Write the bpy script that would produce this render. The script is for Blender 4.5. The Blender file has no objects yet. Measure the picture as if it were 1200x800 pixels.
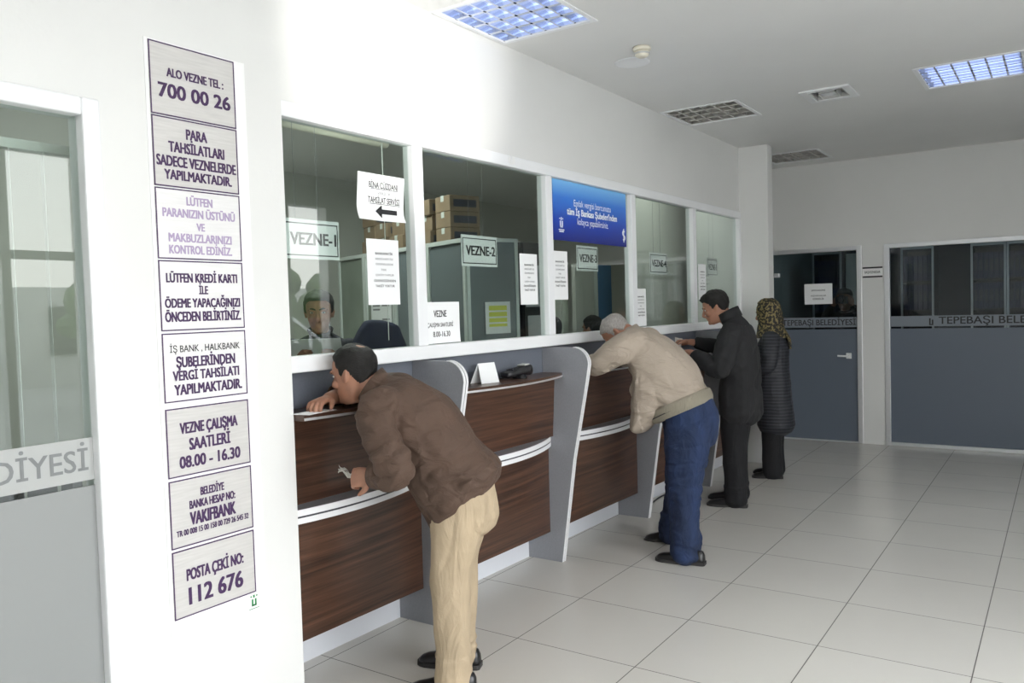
import bpy, bmesh, math, random
import numpy as np
from mathutils import Vector, Matrix, noise

random.seed(7)
S = bpy.context.scene
COL = S.collection

# ------------------------------------------------------------------ camera
H = 1.535
F_PX, YAW, PITCH, ROLL = 952.5458, 0.598539, -0.0409525, -0.0296037
def cam_axes():
    f = Vector((math.cos(PITCH)*math.cos(YAW), math.cos(PITCH)*math.sin(YAW), math.sin(PITCH)))
    r = Vector((math.sin(YAW), -math.cos(YAW), 0))
    u = r.cross(f)
    c, s = math.cos(ROLL), math.sin(ROLL)
    return c*r + s*u, -s*r + c*u, f
r_, u_, f_ = cam_axes()
cd = bpy.data.cameras.new('camera')
cd.sensor_width = 36.0
cd.lens = 36.0*F_PX/1200.0
cd.clip_start = 0.05
cam = bpy.data.objects.new('camera', cd)
COL.objects.link(cam)
cam.matrix_world = Matrix(((r_.x, u_.x, -f_.x, 0), (r_.y, u_.y, -f_.y, 0), (r_.z, u_.z, -f_.z, H), (0, 0, 0, 1)))
S.camera = cam

# ------------------------------------------------------------------ view, world, daylight
vs = S.view_settings
S.display_settings.display_device = 'sRGB'
vs.view_transform = 'Standard'
vs.look = 'None'
vs.gamma = 1.0
vs.use_curve_mapping = False
vs.exposure = 0.58

W = bpy.data.worlds.new('sky')
S.world = W
W.use_nodes = True
nt = W.node_tree
nt.nodes.clear()
wo = nt.nodes.new('ShaderNodeOutputWorld')
bg = nt.nodes.new('ShaderNodeBackground')
tc = nt.nodes.new('ShaderNodeTexCoord')
sep = nt.nodes.new('ShaderNodeSeparateXYZ')
rp = nt.nodes.new('ShaderNodeValToRGB')
nt.links.new(tc.outputs['Generated'], sep.inputs[0])
nt.links.new(sep.outputs['Z'], rp.inputs[0])
rp.color_ramp.elements[0].position = 0.0
rp.color_ramp.elements[0].color = (1.0, 0.985, 0.955, 1)
rp.color_ramp.elements[1].position = 0.7
rp.color_ramp.elements[1].color = (0.84, 0.91, 1.0, 1)
nt.links.new(rp.outputs[0], bg.inputs['Color'])
bg.inputs['Strength'].default_value = 6.0
nt.links.new(bg.outputs[0], wo.inputs['Surface'])

def area(name, loc, rot, sx, sy, energy=0.0, color=(1, 1, 1), portal=False):
    l = bpy.data.lights.new(name, 'AREA')
    l.shape = 'RECTANGLE'
    l.size, l.size_y = sx, sy
    l.energy = energy
    l.color = color
    if portal:
        l.cycles.is_portal = True
    o = bpy.data.objects.new(name, l)
    o.location = loc
    o.rotation_euler = rot
    COL.objects.link(o)
    return o
HALL_X0, HALL_Y0, FAC_X1 = -3.0, -1.9, 3.7
FAC_X0 = -1.3
# daylight portal over the glazed street front (faces the wall with the counters, +Y)
area('daylight_portal', ((FAC_X0+FAC_X1)/2, HALL_Y0-0.25, 1.5), (math.radians(90), 0, math.pi), FAC_X1-FAC_X0, 2.9, portal=True)
area('daylight_portal', (6.32, HALL_Y0-0.25, 1.5), (math.radians(90), 0, math.pi), 0.6, 2.9, portal=True)
# added spot outside standing in for bounced sun: the bright patch high on the counter wall
sp = bpy.data.lights.new('sun_glint', 'SPOT')
sp.energy = 900.0
sp.color = (1.0, 0.98, 0.94)
sp.spot_size = math.radians(16)
sp.spot_blend = 0.6
sp.shadow_soft_size = 0.12
spo = bpy.data.objects.new('sun_glint', sp)
spo.location = (0.4, -2.6, 0.9)
COL.objects.link(spo)
_d = Vector((3.0, 2.55, 2.75)) - spo.location
spo.rotation_euler = _d.to_track_quat('-Z', 'Y').to_euler()

# ------------------------------------------------------------------ materials
def pm(name, base, rough=0.5, metal=0.0, var=None, bump=None, coat=0.0, sss=0.0, emis=None, spec=0.5, trans=0.0, crease=None):
    """principled material; var=(scale, amount, stretch) colour mottling, bump=(scale, strength, stretch)"""
    m = bpy.data.materials.new(name)
    m.use_nodes = True
    n = m.node_tree
    b = n.nodes['Principled BSDF']
    b.inputs['Base Color'].default_value = (*base, 1)
    b.inputs['Roughness'].default_value = rough
    b.inputs['Metallic'].default_value = metal
    b.inputs['Specular IOR Level'].default_value = spec
    b.inputs['Coat Weight'].default_value = coat
    if sss:
        b.inputs['Subsurface Weight'].default_value = sss
        b.inputs['Subsurface Radius'].default_value = (0.010, 0.004, 0.002)
        b.inputs['Subsurface Scale'].default_value = 0.5
    if trans:
        b.inputs['Transmission Weight'].default_value = trans
    if emis:
        b.inputs['Emission Color'].default_value = (*emis[0], 1)
        b.inputs['Emission Strength'].default_value = emis[1]
    co = n.nodes.new('ShaderNodeTexCoord')
    def nz(scale, stretch, detail=4):
        mp = n.nodes.new('ShaderNodeMapping')
        mp.inputs['Scale'].default_value = stretch
        n.links.new(co.outputs['Object'], mp.inputs[0])
        t = n.nodes.new('ShaderNodeTexNoise')
        t.inputs['Scale'].default_value = scale
        t.inputs['Detail'].default_value = detail
        n.links.new(mp.outputs[0], t.inputs['Vector'])
        return t
    if var:
        sc, am, st = (*var, (1, 1, 1))[:3]
        t = nz(sc, st)
        r = n.nodes.new('ShaderNodeValToRGB')
        r.color_ramp.elements[0].position = 0.3
        r.color_ramp.elements[1].position = 0.7
        r.color_ramp.elements[0].color = (*[max(0, c*(1-am)) for c in base], 1)
        r.color_ramp.elements[1].color = (*[min(1, c*(1+am)) for c in base], 1)
        n.links.new(t.outputs['Fac'], r.inputs[0])
        n.links.new(r.outputs[0], b.inputs['Base Color'])
    if bump:
        sc, stg, st = (*bump, (1, 1, 1))[:3]
        t = nz(sc, st, 3)
        bp = n.nodes.new('ShaderNodeBump')
        bp.inputs['Strength'].default_value = stg
        bp.inputs['Distance'].default_value = 0.01
        n.links.new(t.outputs['Fac'], bp.inputs['Height'])
        n.links.new(bp.outputs[0], b.inputs['Normal'])
    if crease:
        sc, stg, st = (*crease, (1, 1, 1))[:3]
        t2 = nz(sc, st, 4)
        t2.inputs['Distortion'].default_value = 1.2
        b2 = n.nodes.new('ShaderNodeBump')
        b2.inputs['Strength'].default_value = stg
        b2.inputs['Distance'].default_value = 0.02
        n.links.new(t2.outputs['Fac'], b2.inputs['Height'])
        if bump:
            n.links.new(bp.outputs[0], b2.inputs['Normal'])
        n.links.new(b2.outputs[0], b.inputs['Normal'])
    return m

def glass_mat(name, tint, ior=1.5, rough=0.0, boost=1.0):
    """thin pane: see-through plus Fresnel reflection"""
    m = bpy.data.materials.new(name)
    m.use_nodes = True
    n = m.node_tree
    n.nodes.clear()
    o = n.nodes.new('ShaderNodeOutputMaterial')
    mx = n.nodes.new('ShaderNodeMixShader')
    tr = n.nodes.new('ShaderNodeBsdfTransparent')
    tr.inputs['Color'].default_value = (*tint, 1)
    gl = n.nodes.new('ShaderNodeBsdfGlossy')
    gl.inputs['Roughness'].default_value = rough
    fr = n.nodes.new('ShaderNodeFresnel')
    ge = n.nodes.new('ShaderNodeNewGeometry')
    mr = n.nodes.new('ShaderNodeMapRange')
    mr.inputs['To Min'].default_value = ior
    mr.inputs['To Max'].default_value = 1.0/ior
    n.links.new(ge.outputs['Backfacing'], mr.inputs['Value'])
    n.links.new(mr.outputs[0], fr.inputs['IOR'])
    ml = n.nodes.new('ShaderNodeMath')
    ml.operation = 'MULTIPLY'
    ml.use_clamp = True
    ml.inputs[1].default_value = boost
    n.links.new(fr.outputs[0], ml.inputs[0])
    n.links.new(ml.outputs[0], mx.inputs[0])
    n.links.new(tr.outputs[0], mx.inputs[1])
    n.links.new(gl.outputs[0], mx.inputs[2])
    n.links.new(mx.outputs[0], o.inputs['Surface'])
    return m

def wood_mat(name, a, b, rough=0.35):
    m = pm(name, a, rough, coat=0.15)
    n = m.node_tree
    bs = n.nodes['Principled BSDF']
    co = n.nodes.new('ShaderNodeTexCoord')
    mp = n.nodes.new('ShaderNodeMapping')
    mp.inputs['Scale'].default_value = (0.8, 1.5, 30)
    n.links.new(co.outputs['Object'], mp.inputs[0])
    t = n.nodes.new('ShaderNodeTexNoise')
    t.inputs['Scale'].default_value = 2.2
    t.inputs['Detail'].default_value = 4
    t.inputs['Roughness'].default_value = 0.55
    n.links.new(mp.outputs[0], t.inputs['Vector'])
    r = n.nodes.new('ShaderNodeValToRGB')
    e = r.color_ramp.elements
    e[0].position, e[0].color = 0.32, (*a, 1)
    e[1].position, e[1].color = 0.72, (*b, 1)
    n.links.new(t.outputs['Fac'], r.inputs[0])
    n.links.new(r.outputs[0], bs.inputs['Base Color'])
    return m

def tile_mat():
    m = pm('floor_tile', (0.62, 0.58, 0.52), 0.2)
    n = m.node_tree
    b = n.nodes['Principled BSDF']
    geo = n.nodes.new('ShaderNodeNewGeometry')
    sp = n.nodes.new('ShaderNodeSeparateXYZ')
    n.links.new(geo.outputs['Position'], sp.inputs[0])
    def M(op, a, c=None):
        x = n.nodes.new('ShaderNodeMath')
        x.operation = op
        for i, v in enumerate((a, c)):
            if v is None:
                continue
            if isinstance(v, (int, float)):
                x.inputs[i].default_value = v
            else:
                n.links.new(v, x.inputs[i])
        return x.outputs[0]
    def axis(out, off):
        u = M('DIVIDE', M('SUBTRACT', out, off), 0.6)
        fl = M('FLOOR', u)
        fr = M('SUBTRACT', u, fl)
        d = M('MULTIPLY', M('MINIMUM', fr, M('SUBTRACT', 1.0, fr)), 0.6)
        return fl, M('LESS_THAN', d, 0.0022)
    fx, gx = axis(sp.outputs['X'], 3.07-6)
    fy, gy = axis(sp.outputs['Y'], 0.313-6)
    g = M('MAXIMUM', gx, gy)
    cmb = n.nodes.new('ShaderNodeCombineXYZ')
    n.links.new(fx, cmb.inputs[0])
    n.links.new(fy, cmb.inputs[1])
    wn = n.nodes.new('ShaderNodeTexWhiteNoise')
    n.links.new(cmb.outputs[0], wn.inputs['Vector'])
    ns = n.nodes.new('ShaderNodeTexNoise')
    ns.inputs['Scale'].default_value = 3.0
    ns.inputs['Detail'].default_value = 5
    n.links.new(geo.outputs['Position'], ns.inputs['Vector'])
    v = M('ADD', M('MULTIPLY', wn.outputs['Value'], 0.07), M('MULTIPLY', ns.outputs['Fac'], 0.12))
    hs = n.nodes.new('ShaderNodeMix')
    hs.data_type = 'RGBA'
    hs.inputs['A'].default_value = (0.63, 0.605, 0.555, 1)
    hs.inputs['B'].default_value = (0.86, 0.83, 0.78, 1)
    n.links.new(v, hs.inputs['Factor'])
    mx = n.nodes.new('ShaderNodeMix')
    mx.data_type = 'RGBA'
    mx.inputs['B'].default_value = (0.13, 0.12, 0.11, 1)
    n.links.new(g, mx.inputs['Factor'])
    n.links.new(hs.outputs['Result'], mx.inputs['A'])
    n.links.new(mx.outputs['Result'], b.inputs['Base Color'])
    rr = M('ADD', 0.17, M('ADD', M('MULTIPLY', ns.outputs['Fac'], 0.10), M('MULTIPLY', g, 0.5)))
    n.links.new(rr, b.inputs['Roughness'])
    bp = n.nodes.new('ShaderNodeBump')
    bp.invert = True
    bp.inputs['Strength'].default_value = 0.4
    bp.inputs['Distance'].default_value = 0.002
    n.links.new(g, bp.inputs['Height'])
    n.links.new(bp.outputs[0], b.inputs['Normal'])
    return m

MT = {}
MT['wall'] = pm('wall_paint', (0.74, 0.74, 0.72), 0.55, var=(1.3, 0.025), bump=(60, 0.05))
MT['ceil'] = pm('ceiling_paint', (0.79, 0.79, 0.775), 0.7, var=(0.9, 0.03))
MT['floor'] = tile_mat()
MT['pvc'] = pm('white_pvc', (0.84, 0.85, 0.86), 0.3, var=(3, 0.02))
MT['alu'] = pm('satin_aluminium', (0.72, 0.73, 0.74), 0.38, 0.75)
MT['lam'] = pm('grey_laminate', (0.27, 0.275, 0.295), 0.42, var=(140, 0.05))
MT['lamdark'] = pm('slate_laminate', (0.15, 0.165, 0.20), 0.45, var=(140, 0.05))
MT['edge'] = pm('pale_edge_band', (0.80, 0.80, 0.81), 0.35)
MT['edgedark'] = pm('edge_groove', (0.06, 0.06, 0.07), 0.5)
MT['wood'] = wood_mat('walnut_laminate', (0.030, 0.014, 0.009), (0.125, 0.058, 0.034))
MT['kick'] = pm('pale_kickboard', (0.70, 0.72, 0.76), 0.4)
MT['glass'] = glass_mat('clear_pane', (0.86, 0.90, 0.88), 1.52, boost=0.9)
MT['darkglass'] = glass_mat('dim_pane', (0.74, 0.78, 0.80), 1.5, boost=0.8)
MT['film'] = pm('frosted_film', (0.27, 0.28, 0.275), 0.35)
MT['filmfar'] = pm('far_dimmed_blue_grey_film', (0.125, 0.15, 0.19), 0.35)  # far end's light falloff is darkened into this film's colour
MT['filmband'] = pm('pale_frosted_band', (0.40, 0.41, 0.40), 0.4)
MT['filmbandfar'] = pm('far_dimmed_blue_grey_band', (0.20, 0.225, 0.26), 0.4)  # darkened for the same falloff as the far film
MT['filmletter'] = pm('grey_film_letter', (0.19, 0.20, 0.20), 0.4)
MT['ink'] = pm('black_ink', (0.02, 0.02, 0.022), 0.6)
MT['greyink'] = pm('grey_ink', (0.22, 0.22, 0.23), 0.6)
MT['purple'] = pm('purple_ink', (0.055, 0.022, 0.085), 0.45)
MT['plate'] = pm('brushed_silver_plate', (0.60, 0.585, 0.565), 0.4, 0.12, var=(9, 0.06, (1, 1, 14)))
MT['plateglare'] = pm('glare_silver_plate', (0.80, 0.79, 0.78), 0.3, 0.1, var=(9, 0.04, (1, 1, 14)))  # lighter copy of the plate, glare put into its colour
MT['sheet'] = pm('white_sheet', (0.86, 0.86, 0.85), 0.5)
MT['paper'] = pm('white_paper', (0.87, 0.88, 0.88), 0.6)
MT['green'] = pm('green_print', (0.03, 0.25, 0.08), 0.5)
MT['black'] = pm('black_plastic', (0.012, 0.012, 0.014), 0.35)
MT['darkmetal'] = pm('dark_metal', (0.05, 0.05, 0.055), 0.4, 0.6)
MT['skylouvre'] = pm('sky_tinted_louvre', (0.78, 0.82, 0.92), 0.16, 1.0)  # blue tint paints reflected sky into the louvres
MT['alulouvre'] = pm('plain_louvre_aluminium', (0.85, 0.83, 0.79), 0.28, 0.9)
MT['tube'] = pm('blue_glow_tube', (0.85, 0.86, 0.88), 0.3, emis=((0.50, 0.62, 1.0), 1.1))  # blue glow stands in for sky reflected in the hall lamps
MT['tube_off'] = pm('unlit_fluorescent_tube', (0.85, 0.86, 0.88), 0.3)
MT['cream'] = pm('cream_plastic', (0.78, 0.74, 0.62), 0.4)
MT['grille'] = pm('grey_grille', (0.55, 0.55, 0.53), 0.6)
MT['card'] = pm('brown_cardboard', (0.26, 0.185, 0.115), 0.75, var=(6, 0.12))
MT['cardlabel'] = pm('dark_box_label', (0.045, 0.05, 0.07), 0.6)
MT['offwall'] = pm('office_wall_paint', (0.62, 0.63, 0.58), 0.7, var=(1.2, 0.03))
MT['cab'] = pm('grey_cabinet_steel', (0.16, 0.19, 0.20), 0.4)
MT['cabframe'] = pm('pale_cabinet_frame', (0.62, 0.66, 0.63), 0.4)
MT['cabgreen'] = pm('green_grey_panel', (0.24, 0.28, 0.23), 0.35, var=(5, 0.15))
MT['yellow'] = pm('yellow_print', (0.75, 0.78, 0.10), 0.6)
MT['navy'] = pm('navy_fabric', (0.012, 0.018, 0.05), 0.85)
MT['binder'] = pm('blue_binder', (0.012, 0.032, 0.15), 0.45, var=(4, 0.2))
MT['shelfdark'] = pm('dark_shelf_board', (0.035, 0.04, 0.06), 0.5)
MT['blind'] = pm('pale_blind_slat', (0.78, 0.80, 0.76), 0.6)
MT['curtain'] = pm('pale_green_curtain', (0.62, 0.66, 0.56), 0.85)
MT['bluepanel'] = pm('blue_panel', (0.10, 0.24, 0.46), 0.5)
MT['ground'] = pm('paving', (0.45, 0.44, 0.42), 0.85, var=(2, 0.1))
MT['outwall'] = pm('street_building_render', (0.55, 0.55, 0.53), 0.8, var=(1, 0.06))
MT['leaf'] = pm('leaf_green', (0.06, 0.11, 0.03), 0.7, var=(5, 0.4))
MT['bark'] = pm('bark', (0.09, 0.06, 0.04), 0.9)
MT['skin'] = pm('skin', (0.40, 0.20, 0.13), 0.5, var=(20, 0.08), sss=0.12)
MT['hairblack'] = pm('black_hair', (0.007, 0.006, 0.005), 0.6, var=(60, 0.5, (1, 1, 6)), bump=(90, 0.7, (1, 1, 6)))
MT['hairgrey'] = pm('grey_hair', (0.36, 0.335, 0.31), 0.5, var=(60, 0.25, (5, 1, 1)), bump=(90, 0.8, (5, 1, 1)))
MT['eye'] = pm('eye', (0.6, 0.58, 0.55), 0.15)
MT['brownshirt'] = pm('brown_cotton', (0.082, 0.048, 0.032), 0.8, var=(7, 0.14), bump=(260, 0.12), crease=(9, 1.0, (1, 1, 1.6)))
MT['khaki'] = pm('khaki_cotton', (0.42, 0.33, 0.22), 0.85, var=(6, 0.08), bump=(240, 0.1), crease=(9, 0.9, (1.5, 1.5, 0.5)))
MT['beige'] = pm('beige_jacket_cloth', (0.37, 0.31, 0.25), 0.75, var=(5, 0.07), bump=(180, 0.1), crease=(8, 1.0, (0.7, 1.6, 1.8)))
MT['rib'] = pm('beige_rib_knit', (0.24, 0.215, 0.165), 0.9, bump=(120, 0.6, (1, 1, 0.1)))
MT['denim'] = pm('blue_denim', (0.010, 0.023, 0.068), 0.85, var=(5, 0.40, (1.6, 1.6, 0.6)), bump=(300, 0.15), crease=(9, 1.0, (1.3, 1.3, 0.8)))
MT['charcoal'] = pm('charcoal_cloth', (0.014, 0.014, 0.0155), 0.85, var=(8, 0.15), bump=(200, 0.1), crease=(8, 0.5, (1.4, 1.4, 0.7)))
MT['blackcloth'] = pm('black_cloth', (0.005, 0.005, 0.0065), 0.85, var=(8, 0.2), crease=(9, 0.5, (1.4, 1.4, 0.6)))
MT['leather'] = pm('black_leather', (0.010, 0.010, 0.011), 0.28, bump=(90, 0.1))
MT['sole'] = pm('dark_sole', (0.03, 0.028, 0.027), 0.7)
MT['banknote'] = pm('pale_banknote', (0.58, 0.55, 0.50), 0.7, var=(60, 0.3))
MT['clerkshirt'] = pm('dark_navy_shirt', (0.016, 0.018, 0.028), 0.8)

def stripe_mat():
    m = pm('striped_quilted_coat', (0.012, 0.013, 0.018), 0.6)
    n = m.node_tree
    b = n.nodes['Principled BSDF']
    co = n.nodes.new('ShaderNodeTexCoord')
    wv = n.nodes.new('ShaderNodeTexWave')
    wv.bands_direction = 'Z'
    wv.inputs['Scale'].default_value = 11.5
    wv.inputs['Distortion'].default_value = 0.6
    n.links.new(co.outputs['Object'], wv.inputs['Vector'])
    r = n.nodes.new('ShaderNodeValToRGB')
    e = r.color_ramp.elements
    e[0].position, e[0].color = 0.80, (0.010, 0.011, 0.016, 1)
    e[1].position, e[1].color = 0.95, (0.042, 0.045, 0.055, 1)
    n.links.new(wv.outputs['Fac'], r.inputs[0])
    n.links.new(r.outputs[0], b.inputs['Base Color'])
    bp = n.nodes.new('ShaderNodeBump')
    bp.inputs['Strength'].default_value = 0.3
    bp.inputs['Distance'].default_value = 0.006
    n.links.new(wv.outputs['Fac'], bp.inputs['Height'])
    n.links.new(bp.outputs[0], b.inputs['Normal'])
    return m
MT['coat'] = stripe_mat()

def leopard_mat():
    m = pm('leopard_print_scarf', (0.2, 0.15, 0.05), 0.7)
    n = m.node_tree
    b = n.nodes['Principled BSDF']
    co = n.nodes.new('ShaderNodeTexCoord')
    t = n.nodes.new('ShaderNodeTexNoise')
    t.inputs['Scale'].default_value = 55
    t.inputs['Detail'].default_value = 2
    n.links.new(co.outputs['Object'], t.inputs['Vector'])
    r = n.nodes.new('ShaderNodeValToRGB')
    e = r.color_ramp.elements
    e[0].position, e[0].color = 0.50, (0.014, 0.012, 0.008, 1)
    e[1].position, e[1].color = 0.57, (0.20, 0.155, 0.06, 1)
    n.links.new(t.outputs['Fac'], r.inputs[0])
    n.links.new(r.outputs[0], b.inputs['Base Color'])
    return m
MT['leopard'] = leopard_mat()

def poster_mat():
    m = pm('blue_poster_print', (0.02, 0.08, 0.4), 0.3)
    n = m.node_tree
    b = n.nodes['Principled BSDF']
    co = n.nodes.new('ShaderNodeTexCoord')
    s = n.nodes.new('ShaderNodeSeparateXYZ')
    n.links.new(co.outputs['Generated'], s.inputs[0])
    r = n.nodes.new('ShaderNodeValToRGB')
    e = r.color_ramp.elements
    e[0].position, e[0].color = 0.0, (0.010, 0.018, 0.20, 1)
    e[1].position, e[1].color = 1.0, (0.22, 0.55, 0.95, 1)
    k = r.color_ramp.elements.new(0.35)
    k.color = (0.02, 0.07, 0.48, 1)
    k = r.color_ramp.elements.new(0.72)
    k.color = (0.05, 0.22, 0.75, 1)
    n.links.new(s.outputs['Z'], r.inputs[0])
    n.links.new(r.outputs[0], b.inputs['Base Color'])
    return m
MT['poster'] = poster_mat()
MT['whiteprint'] = pm('white_print', (0.9, 0.92, 0.95), 0.4)

# ------------------------------------------------------------------ mesh helpers
class MB:
    def __init__(s):
        s.v, s.f = [], []
    def add(s, vs_, fs):
        k = len(s.v)
        s.v += [tuple(p) for p in vs_]
        s.f += [tuple(i+k for i in q) for q in fs]
        return s
    def box(s, x0, x1, y0, y1, z0, z1):
        v = [(x, y, z) for x in (x0, x1) for y in (y0, y1) for z in (z0, z1)]
        return s.add(v, [(0, 1, 3, 2), (4, 6, 7, 5), (0, 4, 5, 1), (2, 3, 7, 6), (0, 2, 6, 4), (1, 5, 7, 3)])
    def obox(s, c, ax, ay, az, sx, sy, sz):
        c, ax, ay, az = map(Vector, (c, ax, ay, az))
        v = [c+ax*i*sx/2+ay*j*sy/2+az*k*sz/2 for i in (-1, 1) for j in (-1, 1) for k in (-1, 1)]
        return s.add(v, [(0, 1, 3, 2), (4, 6, 7, 5), (0, 4, 5, 1), (2, 3, 7, 6), (0, 2, 6, 4), (1, 5, 7, 3)])
    def prism(s, poly, fn0, fn1):
        """poly of 2-tuples; fn0/fn1 map a 2-tuple to the two faces' 3D points"""
        n = len(poly)
        v = [fn0(p) for p in poly] + [fn1(p) for p in poly]
        return s.add(v, [tuple(range(n))[::-1], tuple(range(n, 2*n))] + [(i, (i+1) % n, n+(i+1) % n, n+i) for i in range(n)])
    def rings(s, rings, cap=True):
        n = len(rings[0])
        v = [p for r in rings for p in r]
        f = []
        for i in range(len(rings)-1):
            for j in range(n):
                f.append((i*n+j, i*n+(j+1) % n, (i+1)*n+(j+1) % n, (i+1)*n+j))
        if cap:
            f.append(tuple(range(n))[::-1])
            f.append(tuple((len(rings)-1)*n+j for j in range(n)))
        return s.add(v, f)
    def tube(s, pts, r, n=8, cap=True):
        rr = r if isinstance(r, (list, tuple)) else [r]*len(pts)
        return s.loft([Vector(p) for p in pts], [(q, q) for q in rr], n=n, sub=1, round_cap=False, side=None)
    def loft(s, pts, rad, side=(0, 1, 0), n=20, sub=5, round_cap=True, pw=2.0):
        pts = [Vector(p) for p in pts]
        rad = [tuple(q)+(q[1],) if len(q) == 2 else tuple(q) for q in rad]
        P, Rr = [], []
        m = len(pts)
        for i in range(m-1):
            p0, p1, p2, p3 = pts[max(i-1, 0)], pts[i], pts[i+1], pts[min(i+2, m-1)]
            q0, q1, q2, q3 = rad[max(i-1, 0)], rad[i], rad[i+1], rad[min(i+2, m-1)]
            for k in range(sub):
                t = k/sub
                t2, t3 = t*t, t*t*t
                w = (-.5*t3+t2-.5*t, 1.5*t3-2.5*t2+1, -1.5*t3+2*t2+.5*t, .5*t3-.5*t2)
                P.append(p0*w[0]+p1*w[1]+p2*w[2]+p3*w[3])
                Rr.append(tuple(q1[a]*(1-t)+q2[a]*t if sub == 1 else max(1e-4, q0[a]*w[0]+q1[a]*w[1]+q2[a]*w[2]+q3[a]*w[3]) for a in range(3)))
        P.append(pts[-1])
        Rr.append(rad[-1])
        rg = []
        sd = Vector(side) if side is not None else None
        prev = None
        for i, p in enumerate(P):
            t = (P[min(i+1, len(P)-1)]-P[max(i-1, 0)]).normalized()
            if sd is not None:
                a = sd-sd.dot(t)*t
            else:
                a = (prev if prev is not None else (Vector((0, 0, 1)) if abs(t.z) < 0.9 else Vector((1, 0, 0))))
                a = a-a.dot(t)*t
            if a.length < 1e-4:
                a = Vector((1, 0, 0))-t.x*t
            a.normalize()
            prev = a
            b = a.cross(t)
            def ring(c, k):
                out = []
                for j in range(n):
                    th = 2*math.pi*j/n
                    cx, sx = math.cos(th), math.sin(th)
                    e = 2.0/pw
                    cx = math.copysign(abs(cx)**e, cx)
                    sx = math.copysign(abs(sx)**e, sx)
                    out.append(c+a*(Rr[i][0]*k*cx)+b*((Rr[i][1] if sx > 0 else Rr[i][2])*k*sx))
                return out
            if round_cap and i == 0:
                m_ = min(Rr[0])
                for an in (80, 55, 28):
                    rg.append(ring(p-t*m_*math.sin(math.radians(an))*0.7, max(0.12, math.cos(math.radians(an)))))
            rg.append(ring(p, 1))
            if round_cap and i == len(P)-1:
                m_ = min(Rr[-1])
                for an in (28, 55, 80):
                    rg.append(ring(p+t*m_*math.sin(math.radians(an))*0.7, max(0.12, math.cos(math.radians(an)))))
        return s.rings(rg)
    def ball(s, c, rx, ry, rz, nu=12, nv=8, M=None):
        c = Vector(c)
        rg = []
        for i in range(1, nv):
            ph = math.pi*i/nv
            rr = []
            for j in range(nu):
                th = 2*math.pi*j/nu
                p = Vector((rx*math.sin(ph)*math.cos(th), ry*math.sin(ph)*math.sin(th), -rz*math.cos(ph)))
                rr.append(c+(M @ p if M else p))
            rg.append(rr)
        return s.rings(rg)
    def lathe(s, prof, c, n=20, axis='z'):
        """profile of (r, h) about a vertical axis through c"""
        c = Vector(c)
        rg = [[c+Vector((r*math.cos(2*math.pi*j/n), r*math.sin(2*math.pi*j/n), h)) for j in range(n)] for r, h in prof]
        return s.rings(rg)
    def mesh(s, name):
        me = bpy.data.meshes.new(name)
        me.from_pydata(s.v, [], s.f)
        bm = bmesh.new()
        bm.from_mesh(me)
        bmesh.ops.recalc_face_normals(bm, faces=bm.faces)
        bm.to_mesh(me)
        bm.free()
        me.update()
        return me
    def build(s, name, m, parent=None, smooth=False, bevel=0.0, local=False):
        if not local:
            if parent is not None:
                o = Vector(parent['_o'])
            else:
                a = np.array(s.v)
                o = Vector(((a[:, 0].min()+a[:, 0].max())/2, (a[:, 1].min()+a[:, 1].max())/2, a[:, 2].min()))
            s.v = [(p[0]-o.x, p[1]-o.y, p[2]-o.z) for p in s.v]
        me = s.mesh(name)
        me.materials.append(MT[m] if isinstance(m, str) else m)
        ob = bpy.data.objects.new(name, me)
        COL.objects.link(ob)
        if parent is None:
            if not local:
                ob.location = o
                ob['_o'] = tuple(o)
        else:
            ob.parent = parent
            po = parent
            if not local:
                ob['_o'] = tuple(o)
        if smooth:
            me.shade_smooth()
        if smooth == 'split':
            es = ob.modifiers.new('edges', 'EDGE_SPLIT')
            es.split_angle = math.radians(30)
        if bevel:
            b = ob.modifiers.new('bevel', 'BEVEL')
            b.width = bevel
            b.segments = 2
            b.limit_method = 'ANGLE'
        return ob

def box(*a):
    return MB().box(*a)
def thing(name, loc, label, cat, group=None, rotz=0.0):
    o = bpy.data.objects.new(name, None)
    o.empty_display_size = 0.1
    o.location = loc
    o.rotation_euler = (0, 0, rotz)
    o['_o'] = tuple(loc)
    COL.objects.link(o)
    return tag(o, label, cat, group)
def tag(o, label, cat, group=None, kind=None):
    o['label'] = label
    o['category'] = cat
    if group:
        o['group'] = group
    if kind:
        o['kind'] = kind
    return o
def struct(o):
    o['kind'] = 'structure'
    return o
def copy_tree(o, parent=None):
    c = o.copy()
    COL.objects.link(c)
    c.parent = parent
    for ch in list(o.children):
        copy_tree(ch, c)
    return c

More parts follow.
